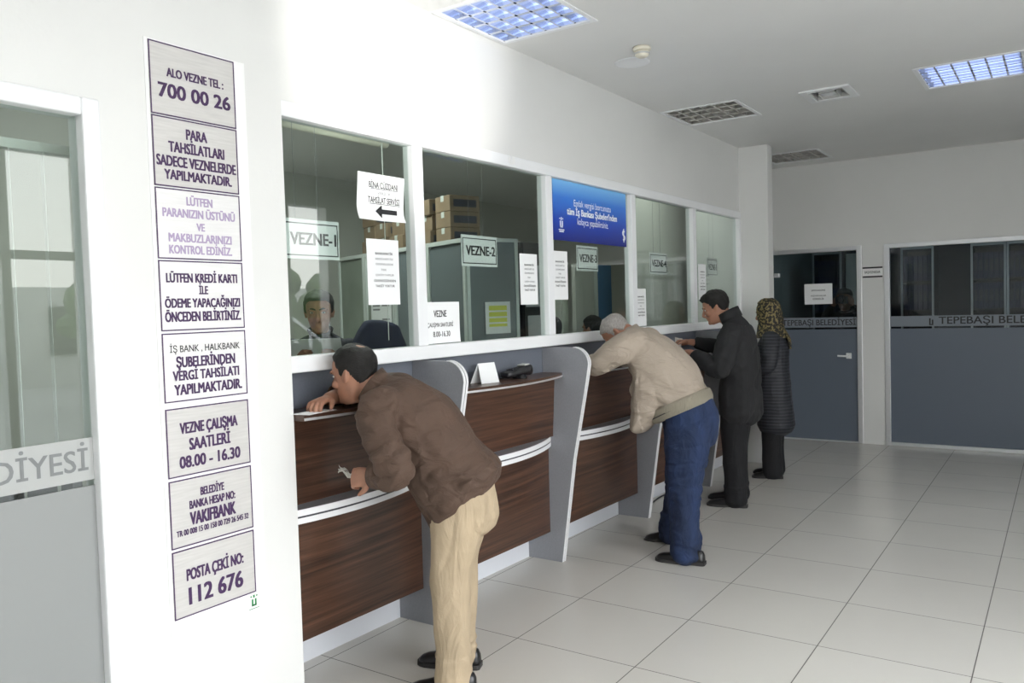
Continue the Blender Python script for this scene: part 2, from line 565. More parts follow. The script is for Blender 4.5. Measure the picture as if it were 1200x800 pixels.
# lettering: each line is (string, u0, v_base, width, cap_height) laid out on a plane
_fonts = {}
def lettering(lines, origin, xd, yd, m, parent, name='lettering', bold=0.0, lift=0.0008, slant=0.0):
    mb = MB()
    xd, yd, origin = Vector(xd), Vector(yd), Vector(origin)
    nd = xd.cross(yd)
    for s_, uc, vb, w, h in lines:
        cu = bpy.data.curves.new('t', 'FONT')
        cu.body = s_
        cu.size = 1.0
        cu.resolution_u = 3
        ob = bpy.data.objects.new('t', cu)
        COL.objects.link(ob)
        dg = bpy.context.evaluated_depsgraph_get()
        me = bpy.data.meshes.new_from_object(ob.evaluated_get(dg))
        if len(me.vertices):
            a = np.array([v.co[:] for v in me.vertices])
            x0, x1 = a[:, 0].min(), a[:, 0].max()
            cap = 0.70
            sx = w/(x1-x0) if w else h/cap
            sy = h/cap
            bw = bold*h*1.35
            offs = [(0, 0)] if bold <= 0 else [(bw*i, bw*0.5*j) for i in (-1, 0, 1) for j in (-1, 1)]
            for oi, (ox, oy) in enumerate(offs):
                vs2 = []
                for p in a:
                    u = uc+(p[0]-(x0+x1)/2)*sx*(1-2*bw/max(w or 1, 0.02))+ox
                    vv = vb+p[1]*sy+oy
                    vs2.append(origin+xd*u+yd*vv+nd*(lift+oi*0.00006))
                mb.add(vs2, [tuple(q.vertices) for q in me.polygons])
        bpy.data.objects.remove(ob)
        bpy.data.curves.remove(cu)
        bpy.data.meshes.remove(me)
    o = Vector(parent['_o'])
    v = [(p[0]-o.x, p[1]-o.y, p[2]-o.z) for p in mb.v]
    me = bpy.data.meshes.new(name)
    me.from_pydata(v, [], mb.f)
    me.materials.append(MT[m])
    ob = bpy.data.objects.new(name, me)
    COL.objects.link(ob)
    ob.parent = parent
    ob['_o'] = tuple(o)
    return ob
X, Y, Z = Vector((1, 0, 0)), Vector((0, 1, 0)), Vector((0, 0, 1))
# ------------------------------------------------------------------ the setting
YS, YA, XF, HC = 2.50, 2.551, 9.11, 2.98
struct(box(HALL_X0-0.2, 13.2, HALL_Y0-0.05, 7.2, -0.12, 0.0).build('floor', 'floor'))

# ceiling with holes for the recessed lamps and the vent
LAMPS = [(3.12, 3.72, 1.965, 2.535), (5.80, 6.38, 1.955, 2.53), (8.20, 8.78, 1.97, 2.55), (5.80, 6.42, 0.20, 0.80)]
VENT = (5.94, 6.21, 1.26, 1.49)
OFF_LAMP = (3.55, 4.15, 3.75, 4.35)
holes = LAMPS+[VENT, OFF_LAMP]
xs = sorted({HALL_X0-0.2, 13.2}|{h[0] for h in holes}|{h[1] for h in holes})
ys = sorted({HALL_Y0-0.3, 7.2}|{h[2] for h in holes}|{h[3] for h in holes})
mb = MB()
for i in range(len(xs)-1):
    for j in range(len(ys)-1):
        cx, cy = (xs[i]+xs[i+1])/2, (ys[j]+ys[j+1])/2
        if any(h[0] < cx < h[1] and h[2] < cy < h[3] for h in holes):
            continue
        mb.box(xs[i], xs[i+1], ys[j], ys[j+1], HC, HC+0.03)
mb.box(HALL_X0-0.2, 13.2, HALL_Y0-0.3, 7.2, HC+0.22, HC+0.3)
struct(mb.build('ceiling', 'ceil'))

# left part of the long wall: door opening 0.42..1.40
mb = MB()
mb.box(HALL_X0, 0.36, YS, YS+0.12, 0, HC)
mb.box(1.40, 2.133, YS, YS+0.12, 0, HC)
mb.box(0.36, 1.40, YS, YS+0.12, 2.217, HC)
struct(mb.build('wall_left', 'wall'))
# wall above the service windows, wall under them, column, wall behind the column
struct(box(2.0, 7.66, YA, YA+0.12, 2.38, HC).build('wall_service', 'wall'))
struct(box(2.0, 7.66, 2.79, 2.86, 0, 1.29).build('wall_under_service', 'lamdark'))
struct(box(7.62, 7.77, 2.28, 2.98, 0, HC).build('wall_column', 'wall', bevel=0.006))
struct(box(7.77, XF+0.12, 2.98, 3.08, 0, HC).build('wall_corner', 'wall'))
# far wall: pier between door and window, lintel above
mb = MB()
mb.box(XF, XF+0.12, 1.544, 1.762, 0, 2.08)
mb.box(XF, XF+0.12, HALL_Y0, 3.0, 2.08, HC)
mb.box(XF, XF+0.12, HALL_Y0, -1.0, 0, 2.08)
mb.box(XF, XF+0.12, 2.82, 3.0, 0, 2.08)
struct(mb.build('wall_far', 'wall'))
struct(box(HALL_X0-0.12, HALL_X0, HALL_Y0, 7.0, 0, HC).build('wall_end', 'wall'))
# street front: solid at the far end, glazed grid where the daylight comes in
mb = MB()
mb.box(FAC_X1, 6.05, HALL_Y0-0.15, HALL_Y0, 0, HC)
mb.box(6.60, XF+0.12, HALL_Y0-0.15, HALL_Y0, 0, HC)
mb.box(6.05, 6.60, HALL_Y0-0.15, HALL_Y0, 2.75, HC)
mb.box(6.05, 6.60, HALL_Y0-0.15, HALL_Y0, 0, 0.9)
mb.box(HALL_X0, FAC_X0, HALL_Y0-0.15, HALL_Y0, 0, HC)
mb.box(FAC_X0, FAC_X1, HALL_Y0-0.15, HALL_Y0, 2.93, HC)
struct(mb.build('wall_street', 'wall'))
mb = MB()
mb.box(FAC_X0, FAC_X1, HALL_Y0-0.09, HALL_Y0-0.02, 0, 0.10)
mb.box(FAC_X0, FAC_X1, HALL_Y0-0.09, HALL_Y0-0.02, 2.05, 2.12)
xx = FAC_X0
while xx < FAC_X1+0.01:
    mb.box(xx-0.035, xx+0.035, HALL_Y0-0.10, HALL_Y0-0.01, 0, 2.93)
    xx += 1.10
struct(mb.build('trim_8', 'pvc'))

# long frame of the service windows: head rail, sill rail, posts, jamb
struct(box(2.0, 7.62, 2.535, 2.605, 2.315, 2.378).build('trim_1', 'pvc', bevel=0.005))
struct(box(2.0, 7.62, 2.528, 2.605, 1.302, 1.368).build('trim_2', 'pvc', bevel=0.006))
POSTS = [2.975, 4.16, 5.305, 6.455]
for i, px in enumerate(POSTS):
    struct(box(px-0.036, px+0.036, 2.538, 2.602, 1.368, 2.315).build('trim_%d' % (3+i), 'pvc', bevel=0.004))
struct(box(7.565, 7.62, 2.538, 2.602, 1.368, 2.315).build('trim_7', 'pvc', bevel=0.004))
edges = [2.0]+POSTS+[7.60]
for i in range(5):
    struct(box(edges[i], edges[i+1], 2.568, 2.574, 1.366, 2.317).build('window_%d' % (i+1), 'glass'))

# left glazed door in its white frame
d1 = thing('door_1', (0.88, 2.52, 0), 'x', 'door')
for k in ('label', 'category'):
    del d1[k]
struct(d1)
mb = MB()
mb.box(1.345, 1.402, YS-0.022, YS+0.07, 0, 2.219)
mb.box(0.358, 1.345, YS-0.022, YS+0.07, 2.163, 2.219)
mb.box(0.358, 0.415, YS-0.022, YS+0.07, 0, 2.163)
mb.box(0.415, 1.345, YS-0.022, YS+0.07, 0, 0.07)
mb.build('door_frame', 'pvc', d1, bevel=0.007)
box(0.415, 1.345, 2.518, 2.524, 0.07, 2.163).build('glass_pane', 'glass', d1)
box(0.415, 1.345, 2.514, 2.5175, 0.07, 1.022).build('frosted_film', 'film', d1)
box(0.415, 1.345, 2.514, 2.5175, 1.040, 1.172).build('frosted_band', 'filmband', d1)
lettering([('TEPEBAŞI BELEDİYESİ', 0.893, 1.073, 0.868, 0.066)], (0, 2.5138, 0), X, Z, 'filmletter', d1, bold=0.012)

# far door and far window
def far_glazing(name, y0, y1, z0, with_text):
    d = bpy.data.objects.new(name, None)
    d.location = (XF+0.03, (y0+y1)/2, 0)
    d['_o'] = tuple(d.location)
    COL.objects.link(d)
    struct(d)
    mb = MB()
    mb.box(XF-0.012, XF+0.06, y0, y0+0.05, 0, 2.08)
    mb.box(XF-0.012, XF+0.06, y1-0.05, y1, 0, 2.08)
    mb.box(XF-0.012, XF+0.06, y0+0.05, y1-0.05, 2.035, 2.08)
    mb.box(XF-0.012, XF+0.06, y0+0.05, y1-0.05, 0, z0)
    mb.build('frame', 'alu', d, bevel=0.003)
    box(XF+0.022, XF+0.028, y0+0.05, y1-0.05, z0, 2.035).build('glass_pane', 'darkglass', d)
    box(XF+0.017, XF+0.0215, y0+0.05, y1-0.05, z0, 1.208).build('frosted_film', 'filmfar', d)
    box(XF+0.017, XF+0.0215, y0+0.05, y1-0.05, 1.228, 1.335).build('frosted_band', 'filmbandfar', d)
    return d
d2 = far_glazing('door_2', 1.762, 2.82, 0.015, True)
lettering([('TEPEBAŞI BELEDİYESİ', 0, 1.252, 0.76, 0.062)], (XF+0.0168, 2.21, 0), -Y, Z, 'ink', d2, bold=0.015)
w6 = far_glazing('window_6', -1.0, 1.546, 0.035, True)
lettering([('TEPEBAŞI BELEDİYESİ', 0, 1.252, 1.10, 0.072)], (XF+0.0168, 0.50, 0), -Y, Z, 'ink', w6, bold=0.015)
mb = MB()
mb.box(XF+0.0155, XF+0.0168, 1.098, 1.112, 1.240, 1.295)
mb.box(XF+0.0155, XF+0.0168, 1.122, 1.136, 1.240, 1.310)
mb.box(XF+0.0155, XF+0.0168, 1.098, 1.136, 1.240, 1.252)
mb.build('town_emblem', 'ink', w6)
mb = MB()
mb.tube([(XF-0.012, 1.90, 0.925), (XF-0.065, 1.90, 0.925)], 0.011)
mb.tube([(XF-0.065, 1.905, 0.925), (XF-0.065, 1.80+0.2, 0.928)], 0.011)
mb.box(XF-0.012, XF+0.02, 1.875, 1.925, 0.895, 0.955)
mb.build('door_handle', 'pvc', d2, bevel=0.003)
mb = MB()
mb.box(XF-0.05, XF+0.0, 2.60, 2.75, 1.785, 1.83)
mb.build('door_closer', 'alu', d2, bevel=0.008)

# rooms behind the glass (only what the panes can show)
struct(box(-1.2, -1.1, YS+0.12, 6.6, 0, HC).build('wall_store_side', 'offwall'))
struct(box(2.02, 2.10, 2.87, 6.6, 0, HC).build('wall_office_side', 'offwall'))
struct(box(-1.2, 10.7, 6.5, 6.6, 0, HC).build('wall_office_back', 'offwall'))
struct(box(10.6, 10.7, 3.09, 6.6, 0, HC).build('wall_office_end', 'offwall'))
struct(box(6.95, 10.6, 3.35, 3.42, 0, HC).build('wall_office_partition', 'offwall'))
struct(box(12.6, 12.7, HALL_Y0, 3.1, 0, HC).build('wall_archive_back', 'shelfdark'))
struct(box(XF+0.12, 12.7, 3.02, 3.1, 0, HC).build('wall_archive_side', 'offwall'))
struct(box(XF+0.12, 12.7, HALL_Y0-0.1, HALL_Y0, 0, HC).build('wall_archive_end', 'offwall'))

# ------------------------------------------------------------------ service counters and dividers
def dy(x):
    return -0.022*(x-4.15)
BAY_LABELS = [
    'dark walnut counter bay under the first window, nearest the white sign wall',
    'dark walnut counter bay with the white tent card and black card terminal on it',
    'dark walnut counter bay that the man in the beige jacket leans on',
    'dark walnut counter bay in front of the man in the charcoal jacket',
    'dark counter bay at the far end, in front of the woman in the headscarf']
def counter(i, x0, x1, cx0=None):
    full0 = x0
    x0 = cx0 or x0
    t = thing('service_counter', ((x0+x1)/2, 2.7+dy((x0+x1)/2), 0), BAY_LABELS[i], 'counter', 'curved walnut service counter bays')
    N = 36
    us = [k/N for k in range(N+1)]
    xs_ = [x0+(x1-x0)*u for u in us]
    us = [(x-full0)/(x1-full0) for x in xs_]
    def bow(u, e, mid):
        return e+(mid-e)*max(0.0, math.sin(math.pi*min(1, max(0, u))))**0.8
    def slab(yb, e, mid, z0, z1):
        poly = [(xs_[k], bow(us[k], e, mid)+dy(xs_[k])) for k in range(N+1)]+[(x1, yb+dy(x1)), (x0, yb+dy(x0))]
        return MB().prism(poly, lambda p: (p[0], p[1], z0), lambda p: (p[0], p[1], z1))
    # lower bowed panel, ruled between a straight foot and the bowed tray
    mb = MB()
    rg = []
    for k in range(N+1):
        d = dy(xs_[k])
        yt = bow(us[k], 2.580, 2.500)+d
        yb = 2.582+d
        rg.append([(xs_[k], yb, 0.175), (xs_[k], yt, 0.703), (xs_[k], yt+0.022, 0.703), (xs_[k], yb+0.022, 0.175)])
    mb.rings(rg)
    mb.build('lower_panel', 'wood', t, smooth='split')
    tr = slab(2.60, 2.565, 2.442, 0.703, 0.760).build('shelf_tray', 'lam', t)
    for z0, z1 in ((0.704, 0.727), (0.735, 0.7605)):
        mb = MB()
        mb.rings([[(xs_[k], bow(us[k], 2.565, 2.442)+dy(xs_[k])+q, z) for q, z in ((-0.004, z0), (-0.004, z1), (0.001, z1), (0.001, z0))] for k in range(N+1)])
        mb.build('edge_band', 'edge', tr)
    mb = MB()
    mb.rings([[(xs_[k], bow(us[k], 2.565, 2.442)+dy(xs_[k])+q, z) for q, z in ((-0.0015, 0.727), (-0.0015, 0.735), (0.001, 0.735), (0.001, 0.727))] for k in range(N+1)])
    mb.build('edge_groove', 'edgedark', tr)
    mb = MB()
    mb.prism([(x0, 2.545+dy(x0)), (x1, 2.545+dy(x1)), (x1, 2.567+dy(x1)), (x0, 2.567+dy(x0))], lambda p: (p[0], p[1], 0.760), lambda p: (p[0], p[1]-0.022, 1.119))
    mb.build('upper_panel', 'wood', t)
    lg = slab(2.605, 2.470, 2.375, 1.119, 1.144).build('writing_ledge', 'wood', t)
    mb = MB()
    mb.rings([[(xs_[k], bow(us[k], 2.470, 2.375)+dy(xs_[k])+q, z) for q, z in ((-0.003, 1.121), (-0.003, 1.131), (0.001, 1.131), (0.001, 1.121))] for k in range(N+1)])
    mb.build('edge_strip', 'alu', lg)
    mb = MB()
    mb.prism([(x0, 2.607+dy(x0)), (x1, 2.607+dy(x1)), (x1, 2.627+dy(x1)), (x0, 2.627+dy(x0))], lambda p: (p[0], p[1], 1.10), lambda p: (p[0], p[1], 1.301))
    mb.build('back_panel', 'lamdark', t)
    mb = MB()
    mb.prism([(x0, 2.742+dy(x0)), (x1, 2.742+dy(x1)), (x1, 2.76+dy(x1)), (x0, 2.76+dy(x0))], lambda p: (p[0], p[1], 0.0), lambda p: (p[0], p[1], 0.20))
    mb.build('kickboard', 'kick', t)
    return t
DIV = [2.99, 4.14, 5.305, 6.465]
DT = 0.036
bx = [2.0]+DIV+[7.62]
for i in range(5):
    counter(i, (bx[i]+DT if i else 1.86)+0.001, bx[i+1]-0.001, None if i else 2.136)
DIV_LABELS = [
    'grey rounded counter divider half hidden by the man in the brown shirt',
    'grey rounded counter divider standing just right of the black card terminal',
    'grey slanted counter divider partly hidden by the legs of the man in jeans',
    'grey counter divider whose foot shows beside the blue jeans, second from far end']
for i, x in enumerate(DIV):
    d = dy(x)
    prof = [(2.758, 0.0), (2.505, 0.0), (2.410, 0.63), (2.312, 1.10)]
    for k in range(9):
        a = math.pi-math.pi/2*k/8
        prof.append((2.392+0.097*math.cos(a), 1.196+0.097*math.sin(a)))
    prof += [(2.605, 1.296), (2.605, 1.13), (2.758, 1.11)]
    prof = [(a+d, b) for a, b in prof]
    t = thing('counter_divider', (x+DT/2, 2.6+d, 0), DIV_LABELS[i], 'divider', 'grey dividers between the counter bays')
    MB().prism(prof, lambda p: (x, p[0], p[1]), lambda p: (x+DT, p[0], p[1])).build('panel', 'lam', t)
    fr = prof[1:13]
    for q0, q1, mname, nm, out in ((0.001, 0.015, 'edge', 'edge_band', 0.004), (0.021, 0.035, 'edge', 'edge_band', 0.004), (0.015, 0.021, 'edgedark', 'edge_groove', 0.0015)):
        rg = []
        for k, (a, b) in enumerate(fr):
            p0, p1 = fr[max(k-1, 0)], fr[min(k+1, len(fr)-1)]
            tx, tz = p1[0]-p0[0], p1[1]-p0[1]
            L = math.hypot(tx, tz)
            nx, nz_ = -tz/L, tx/L
            rg.append([(x+q0, a+nx*out, b+nz_*out), (x+q1, a+nx*out, b+nz_*out), (x+q1, a-nx*0.001, b-nz_*0.001), (x+q0, a-nx*0.001, b-nz_*0.001)])
        MB().rings(rg).build(nm, mname, t)

# ------------------------------------------------------------------ ceiling fittings
def lamp(h, blue_glow, label, zc=HC):
    x0, x1, y0, y1 = h
    t = thing('ceiling_light', ((x0+x1)/2, (y0+y1)/2, zc), label, 'ceiling light', 'square louvred ceiling lights')
    mb = MB()
    w = 0.018
    z0, z1 = zc-0.006, zc+0.002
    mb.box(x0-0.008, x1+0.008, y0-0.008, y0+w, z0, z1)
    mb.box(x0-0.008, x1+0.008, y1-w, y1+0.008 if y1 < 2.535 or zc != HC else y1+0.004, z0, z1)
    mb.box(x0-0.008, x0+w, y0+w, y1-w, z0, z1)
    mb.box(x1-w, x1+0.008, y0+w, y1-w, z0, z1)
    mb.build('frame', 'pvc', t)
    mb = MB()
    mb.box(x0, x1, y0, y1, zc+0.095, zc+0.10)
    for a, b, c, d in ((x0, x0+0.004, y0, y1), (x1-0.004, x1, y0, y1), (x0, x1, y0, y0+0.004), (x0, x1, y1-0.004, y1)):
        mb.box(a, b, c, d, zc+0.002, zc+0.095)
    mb.build('housing', 'pvc', t)
    n = 4
    xa, xb, ya, yb = x0+w, x1-w, y0+w, y1-w
    cw = (xb-xa)/n
    for k in range(n):
        cx = xa+cw*(k+0.5)
        MB().tube([(cx, ya+0.02, zc+0.062), (cx, yb-0.02, zc+0.062)], 0.013, n=10).build('tube', 'tube' if blue_glow else 'tube_off', t, smooth=True)
    # parabolic side louvres run along y between the tubes, cross blades every ~8 cm
    mb = MB()
    for k in range(n+1):
        cx = xa+cw*k
        prof = [(-0.011, 0.0), (0.011, 0.0), (0.004, 0.022), (0.002, 0.05), (-0.002, 0.05), (-0.004, 0.022)]
        mb.prism(prof, lambda p: (cx+p[0], ya, zc+0.002+p[1]), lambda p: (cx+p[0], yb, zc+0.002+p[1]))
    m2 = 6
    for k in range(m2+1):
        cy = ya+(yb-ya)*k/m2
        mb.prism([(-0.006, 0.002), (0.006, 0.002), (0.002, 0.045), (-0.002, 0.045)], lambda p: (xa, cy+p[0], zc+p[1]), lambda p: (xb, cy+p[0], zc+p[1]))
    mb.build('louvre', 'skylouvre' if blue_glow else 'alulouvre', t)
    return t
lamp(LAMPS[0], True, 'large bluish square louvred ceiling light above the first windows')
lamp(LAMPS[1], False, 'square louvred ceiling light against the wall between round speaker and column')
lamp(LAMPS[2], False, 'small far louvred ceiling light just right of the white column')
lamp(LAMPS[3], True, 'bluish louvred ceiling light at the right edge, away from the wall')

t = thing('air_vent', (6.075, 1.375, HC), 'small white square air vent in the ceiling between two lights', 'air vent')
x0, x1, y0, y1 = VENT
mb = MB()
mb.box(x0-0.05, x1+0.05, y0-0.05, y0+0.0, HC-0.012, HC+0.002)
mb.box(x0-0.05, x1+0.05, y1, y1+0.05, HC-0.012, HC+0.002)
mb.box(x0-0.05, x0, y0, y1, HC-0.012, HC+0.002)
mb.box(x1, x1+0.05, y0, y1, HC-0.012, HC+0.002)
mb.build('frame', 'pvc', t, bevel=0.004)
mb = MB()
for a, b in ((0.0, 0.025), (0.05, 0.065)):
    mb.box(x0+a, x1-a, y0+a, y0+a+0.012, HC+0.0-b*0.2, HC+0.03)
    mb.box(x0+a, x1-a, y1-a-0.012, y1-a, HC-b*0.2, HC+0.03)
    mb.box(x0+a, x0+a+0.012, y0+a, y1-a, HC-b*0.2, HC+0.03)
    mb.box(x1-a-0.012, x1-a, y0+a, y1-a, HC-b*0.2, HC+0.03)
mb.build('diffuser_ring', 'grille', t)
box(x0+0.075, x1-0.075, y0+0.065, y1-0.065, HC-0.004, HC+0.01).build('centre_plate', 'pvc', t)
box(x0, x1, y0, y1, HC+0.06, HC+0.07).build('duct', 'darkmetal', t)

t = thing('smoke_detector', (4.27, 1.97, HC), 'small cream smoke detector on the ceiling beside the round speaker', 'smoke detector')
MB().lathe([(0.0, -0.002), (0.05, -0.002), (0.052, -0.012), (0.048, -0.02), (0.0, -0.02)][::-1], (4.27, 1.97, HC), 24).build('base', 'cream', t, smooth=True)
MB().lathe([(0.0, -0.058), (0.022, -0.058), (0.036, -0.050), (0.042, -0.036), (0.040, -0.02), (0.0, -0.02)], (4.27, 1.97, HC), 24).build('sensor_head', 'cream', t, smooth=True)
MB().lathe([(0.030, -0.045), (0.0435, -0.041), (0.0435, -0.034), (0.030, -0.030)], (4.27, 1.97, HC), 24).build('slot_ring', 'grille', t)
t = thing('ceiling_speaker', (4.50, 2.14, HC), 'round flat grey ceiling speaker near the smoke detector', 'speaker')
MB().lathe([(0.088, 0.001), (0.106, 0.001), (0.106, -0.002), (0.100, -0.005), (0.088, -0.003)], (4.50, 2.14, HC), 32).build('rim', 'pvc', t, smooth=True)
MB().lathe([(0.0, -0.002), (0.05, -0.002), (0.088, -0.0015), (0.088, 0.001), (0.0, 0.001)], (4.50, 2.14, HC), 32).build('grille', 'grille', t, smooth=True)

# ------------------------------------------------------------------ plates on the sign wall
PL = [
 (2.215, 2.456, 'plate', 'ALO VEZNE TEL 700 00 26', 'topmost of the wall stack', 'purple',
  [('ALO VEZNE TEL :', .52, .33, .45, .67), ('700 00 26', .51, .55, .745, .85)]),
 (1.978, 2.211, 'plate', 'PARA TAHSİLATLARI SADECE VEZNELERDE', 'second from the top', 'purple',
  [('PARA', .5, .13, .28, .25), ('TAHSİLATLARI', .5, .34, .49, .66), ('SADECE VEZNELERDE', .5, .55, .70, .94), ('YAPILMAKTADIR.', .51, .75, .89, .80)]),
 (1.735, 1.973, 'plateglare', 'LÜTFEN PARANIZIN ÜSTÜNÜ', 'third from the top, its print paled by glare', 'lav',
  [('LÜTFEN', .5, .10, .22, .31), ('PARANIZIN ÜSTÜNÜ', .5, .28, .40, .86), ('VE', .5, .47, .58, .10), ('MAKBUZLARINIZI', .5, .63, .75, .75), ('KONTROL EDİNİZ.', .5, .80, .92, .75)]),
 (1.492, 1.730, 'plateglare', 'LÜTFEN KREDİ KARTI İLE', 'fourth from the top', 'purple',
  [('LÜTFEN KREDİ KARTI', .5, .18, .31, .85), ('İLE', .5, .36, .48, .11), ('ÖDEME YAPACAĞINIZI', .5, .54, .67, .90), ('ÖNCEDEN BELİRTİNİZ.', .5, .73, .87, .91)]),
 (1.250, 1.484, 'plateglare', 'İŞ BANK HALKBANK ŞUBELERİNDEN', 'fourth from the bottom', 'purple',
  [('ŞUBELERİNDEN', .5, .35, .50, .71), ('VERGİ TAHSİLATI', .5, .55, .69, .80), ('YAPILMAKTADIR.', .52, .75, .90, .82)]),
 (0.994, 1.229, 'plate', 'VEZNE ÇALIŞMA SAATLERİ 08.00 - 16.30', 'third from the bottom', 'purple',
  [('VEZNE ÇALIŞMA', .5, .22, .38, .70), ('SAATLERİ', .5, .46, .63, .50), ('08.00 - 16.30', .5, .71, .88, .74)]),
 (0.752, 0.984, 'plate', 'BELEDİYE BANKA HESAP NO VAKIFBANK', 'second from the bottom', 'purple',
  [('BELEDİYE', .5, .17, .29, .29), ('BANKA HESAP NO:', .5, .34, .46, .56), ('VAKIFBANK', .5, .51, .70, .56), ('TR 00 008 15 00 158 00 729 26 545 32', .5, .745, .83, .88)]),
 (0.510, 0.743, 'plate', 'POSTA ÇEKİ NO 112 676', 'lowest of the wall stack', 'purple',
  [('POSTA ÇEKİ NO:', .5, .30, .47, .70), ('112 676', .5, .58, .83, .67)]),
]
MT['lav'] = pm('glare_purple_ink', (0.42, 0.34, 0.50), 0.45)  # glare over the print painted in as paler ink
bs = thing('backing_sheet', (1.77, YS, 0.44), 'long white sheet behind the column of silver plates, green emblem low right', 'sheet')
box(1.570, 1.966, YS-0.0025, YS-0.0003, 0.44, 2.462).build('sheet', 'sheet', bs)
mb = MB()
def g(x0, x1, z0, z1):
    mb.box(x0, x1, YS-0.0036, YS-0.0024, z0, z1)
g(1.898, 1.905, 0.458, 0.484); g(1.912, 1.919, 0.458, 0.484); g(1.898, 1.919, 0.458, 0.464)
g(1.893, 1.899, 0.492, 0.497); g(1.905, 1.912, 0.489, 0.499); g(1.918, 1.924, 0.492, 0.497)
g(1.886, 1.930, 0.4475, 0.4495)
mb.build('emblem', 'green', bs)
for z0, z1, mt, words, where, ink, lines in PL:
    x0, x1 = 1.583, 1.917
    t = thing('wall_sign', ((x0+x1)/2, YS-0.004, z0), 'silvery plate reading %s, %s' % (words, where), 'sign', 'silver plates stacked on the white wall')
    box(x0, x1, YS-0.0060, YS-0.0026, z0, z1).build('plate', mt, t)
    mb = MB()
    b = 0.0042
    ya_, yb_ = YS-0.0070, YS-0.0055
    mb.box(x0, x1, ya_, yb_, z0, z0+b); mb.box(x0, x1, ya_, yb_, z1-b, z1)
    mb.box(x0, x0+b, ya_, yb_, z0+b, z1-b); mb.box(x1-b, x1, ya_, yb_, z0+b, z1-b)
    mb.build('border', ink if ink != 'lav' else 'purple', t)
    hh = z1-z0
    lettering([(s_, x0+(x1-x0)*uc, z1-hh*vb, (x1-x0)*w, hh*(vb-va)) for s_, uc, va, vb, w in lines], (0, YS-0.0062, 0), X, Z, ink, t, bold=0.036)
    if 'BANK HALK' in words:
        lettering([('İŞ BANK , HALKBANK', x0+0.167, z1-hh*.28, (x1-x0)*.84, hh*.10)], (0, YS-0.0062, 0), X, Z, 'ink', t, bold=0.006)

# ------------------------------------------------------------------ hanging VEZNE signs behind the panes
VZ = [(2.205, 2.510, 'VEZNE-1', 'hanging white sign reading VEZNE-1 behind the first window'),
      (3.376, 3.695, 'VEZNE-2', 'hanging white sign reading VEZNE-2 in front of the dark cabinet'),
      (4.587, 4.871, 'VEZNE-3', 'hanging white sign reading VEZNE-3 below the blue poster'),
      (5.701, 6.021, 'VEZNE-4', 'hanging white sign reading VEZNE-4 behind the fourth window'),
      (6.891, 7.146, 'VEZNE-5', 'hanging white sign reading VEZNE-5 behind the last window by the column')]
for i, (x0, x1, s_, lab) in enumerate(VZ):
    t = thing('hanging_sign', ((x0+x1)/2, 2.605, 1.764), lab, 'sign', 'VEZNE signs hung on strings')
    box(x0, x1, 2.603, 2.607, 1.764, 1.928).build('board', 'paper', t)
    mb = MB()
    q0, q1 = 1.777, 1.913
    mb.box(x0+.008, x1-.008, 2.6018, 2.6031, q0, q0+.005); mb.box(x0+.008, x1-.008, 2.6018, 2.6031, q1-.005, q1)
    mb.box(x0+.008, x0+.013, 2.6018, 2.6031, q0+.005, q1-.005); mb.box(x1-.013, x1-.008, 2.6018, 2.6031, q0+.005, q1-.005)
    mb.build('border', 'ink', t)
    lettering([(s_, (x0+x1)/2+0.008, 1.823, (x1-x0)*0.83, 0.05)], (0, 2.6028, 0), X, Z, 'ink', t, bold=0.035)
    for fx in (0.22, 0.62):
        xx = x0+(x1-x0)*fx
        MB().tube([(xx, 2.605, 1.928), (xx, 2.605, 2.34)], 0.0009, n=5).build('string', 'greyink', t)

# ------------------------------------------------------------------ sheets stuck on the outside of the panes
def notice(x0, x1, z0, z1, lines, lab, y=2.566, m='paper', curl=0.0, xd=X, xp=None, group='white notices stuck on the glass', skew=0.0, name='paper_notice'):
    """sheet on the plane y (or on the far wall plane x=xp, where x0,x1 are world y going right = -y)"""
    N = 10
    def pt(u, v, d):
        a = x0+(x1-x0)*u+skew*(v-0.5)
        b = z0+(z1-z0)*v
        out = 0.0012+curl*(max(0, 0.35-v)/0.35)**2*(0.35+0.65*abs(2*u-1))+d
        if xp is None:
            return Vector((a, y-out, b))
        return Vector((xp-out, a, b))
    c = pt(.5, 0, 0)
    t = thing(name, c, lab, 'notice', group)
    vsx, fs = [], []
    for d in (0.0, -0.0009):
        for j in range(N+1):
            for i in range(N+1):
                vsx.append(pt(i/N, j/N, d))
    K = (N+1)*(N+1)
    for j in range(N):
        for i in range(N):
            a = j*(N+1)+i
            fs.append((a, a+1, a+N+2, a+N+1))
            fs.append((K+a, K+a+N+1, K+a+N+2, K+a+1))
    rim = [i for i in range(N+1)]+[j*(N+1)+N for j in range(1, N+1)]+[N*(N+1)+i for i in range(N-1, -1, -1)]+[j*(N+1) for j in range(N-1, 0, -1)]
    for k in range(len(rim)):
        a, b = rim[k], rim[(k+1) % len(rim)]
        fs.append((a, K+a, K+b, b))
    mb = MB().add(vsx, fs)
    mb.build('sheet', m, t, smooth=False)
    by = {}
    for ln in lines:
        s_, uc, va, vb, w = ln[:5]
        ink = ln[5] if len(ln) > 5 else 'ink'
        by.setdefault((ink, ln[6] if len(ln) > 6 else 0.004), []).append((s_, uc, va, vb, w))
    hh, ww = z1-z0, abs(x1-x0)
    for (ink, bold), L in by.items():
        if xp is None:
            lettering([(s_, x0+ww*uc, z1-hh*vb, ww*w, hh*(vb-va)) for s_, uc, va, vb, w in L], (0, y-0.0013, 0), X, Z, ink, t, bold=bold)
        else:
            lettering([(s_, ww*(uc-0.5), z1-hh*vb, ww*w, hh*(vb-va)) for s_, uc, va, vb, w in L], (xp-0.0013, (x0+x1)/2, 0), -Y, Z, ink, t, bold=bold)
    return t
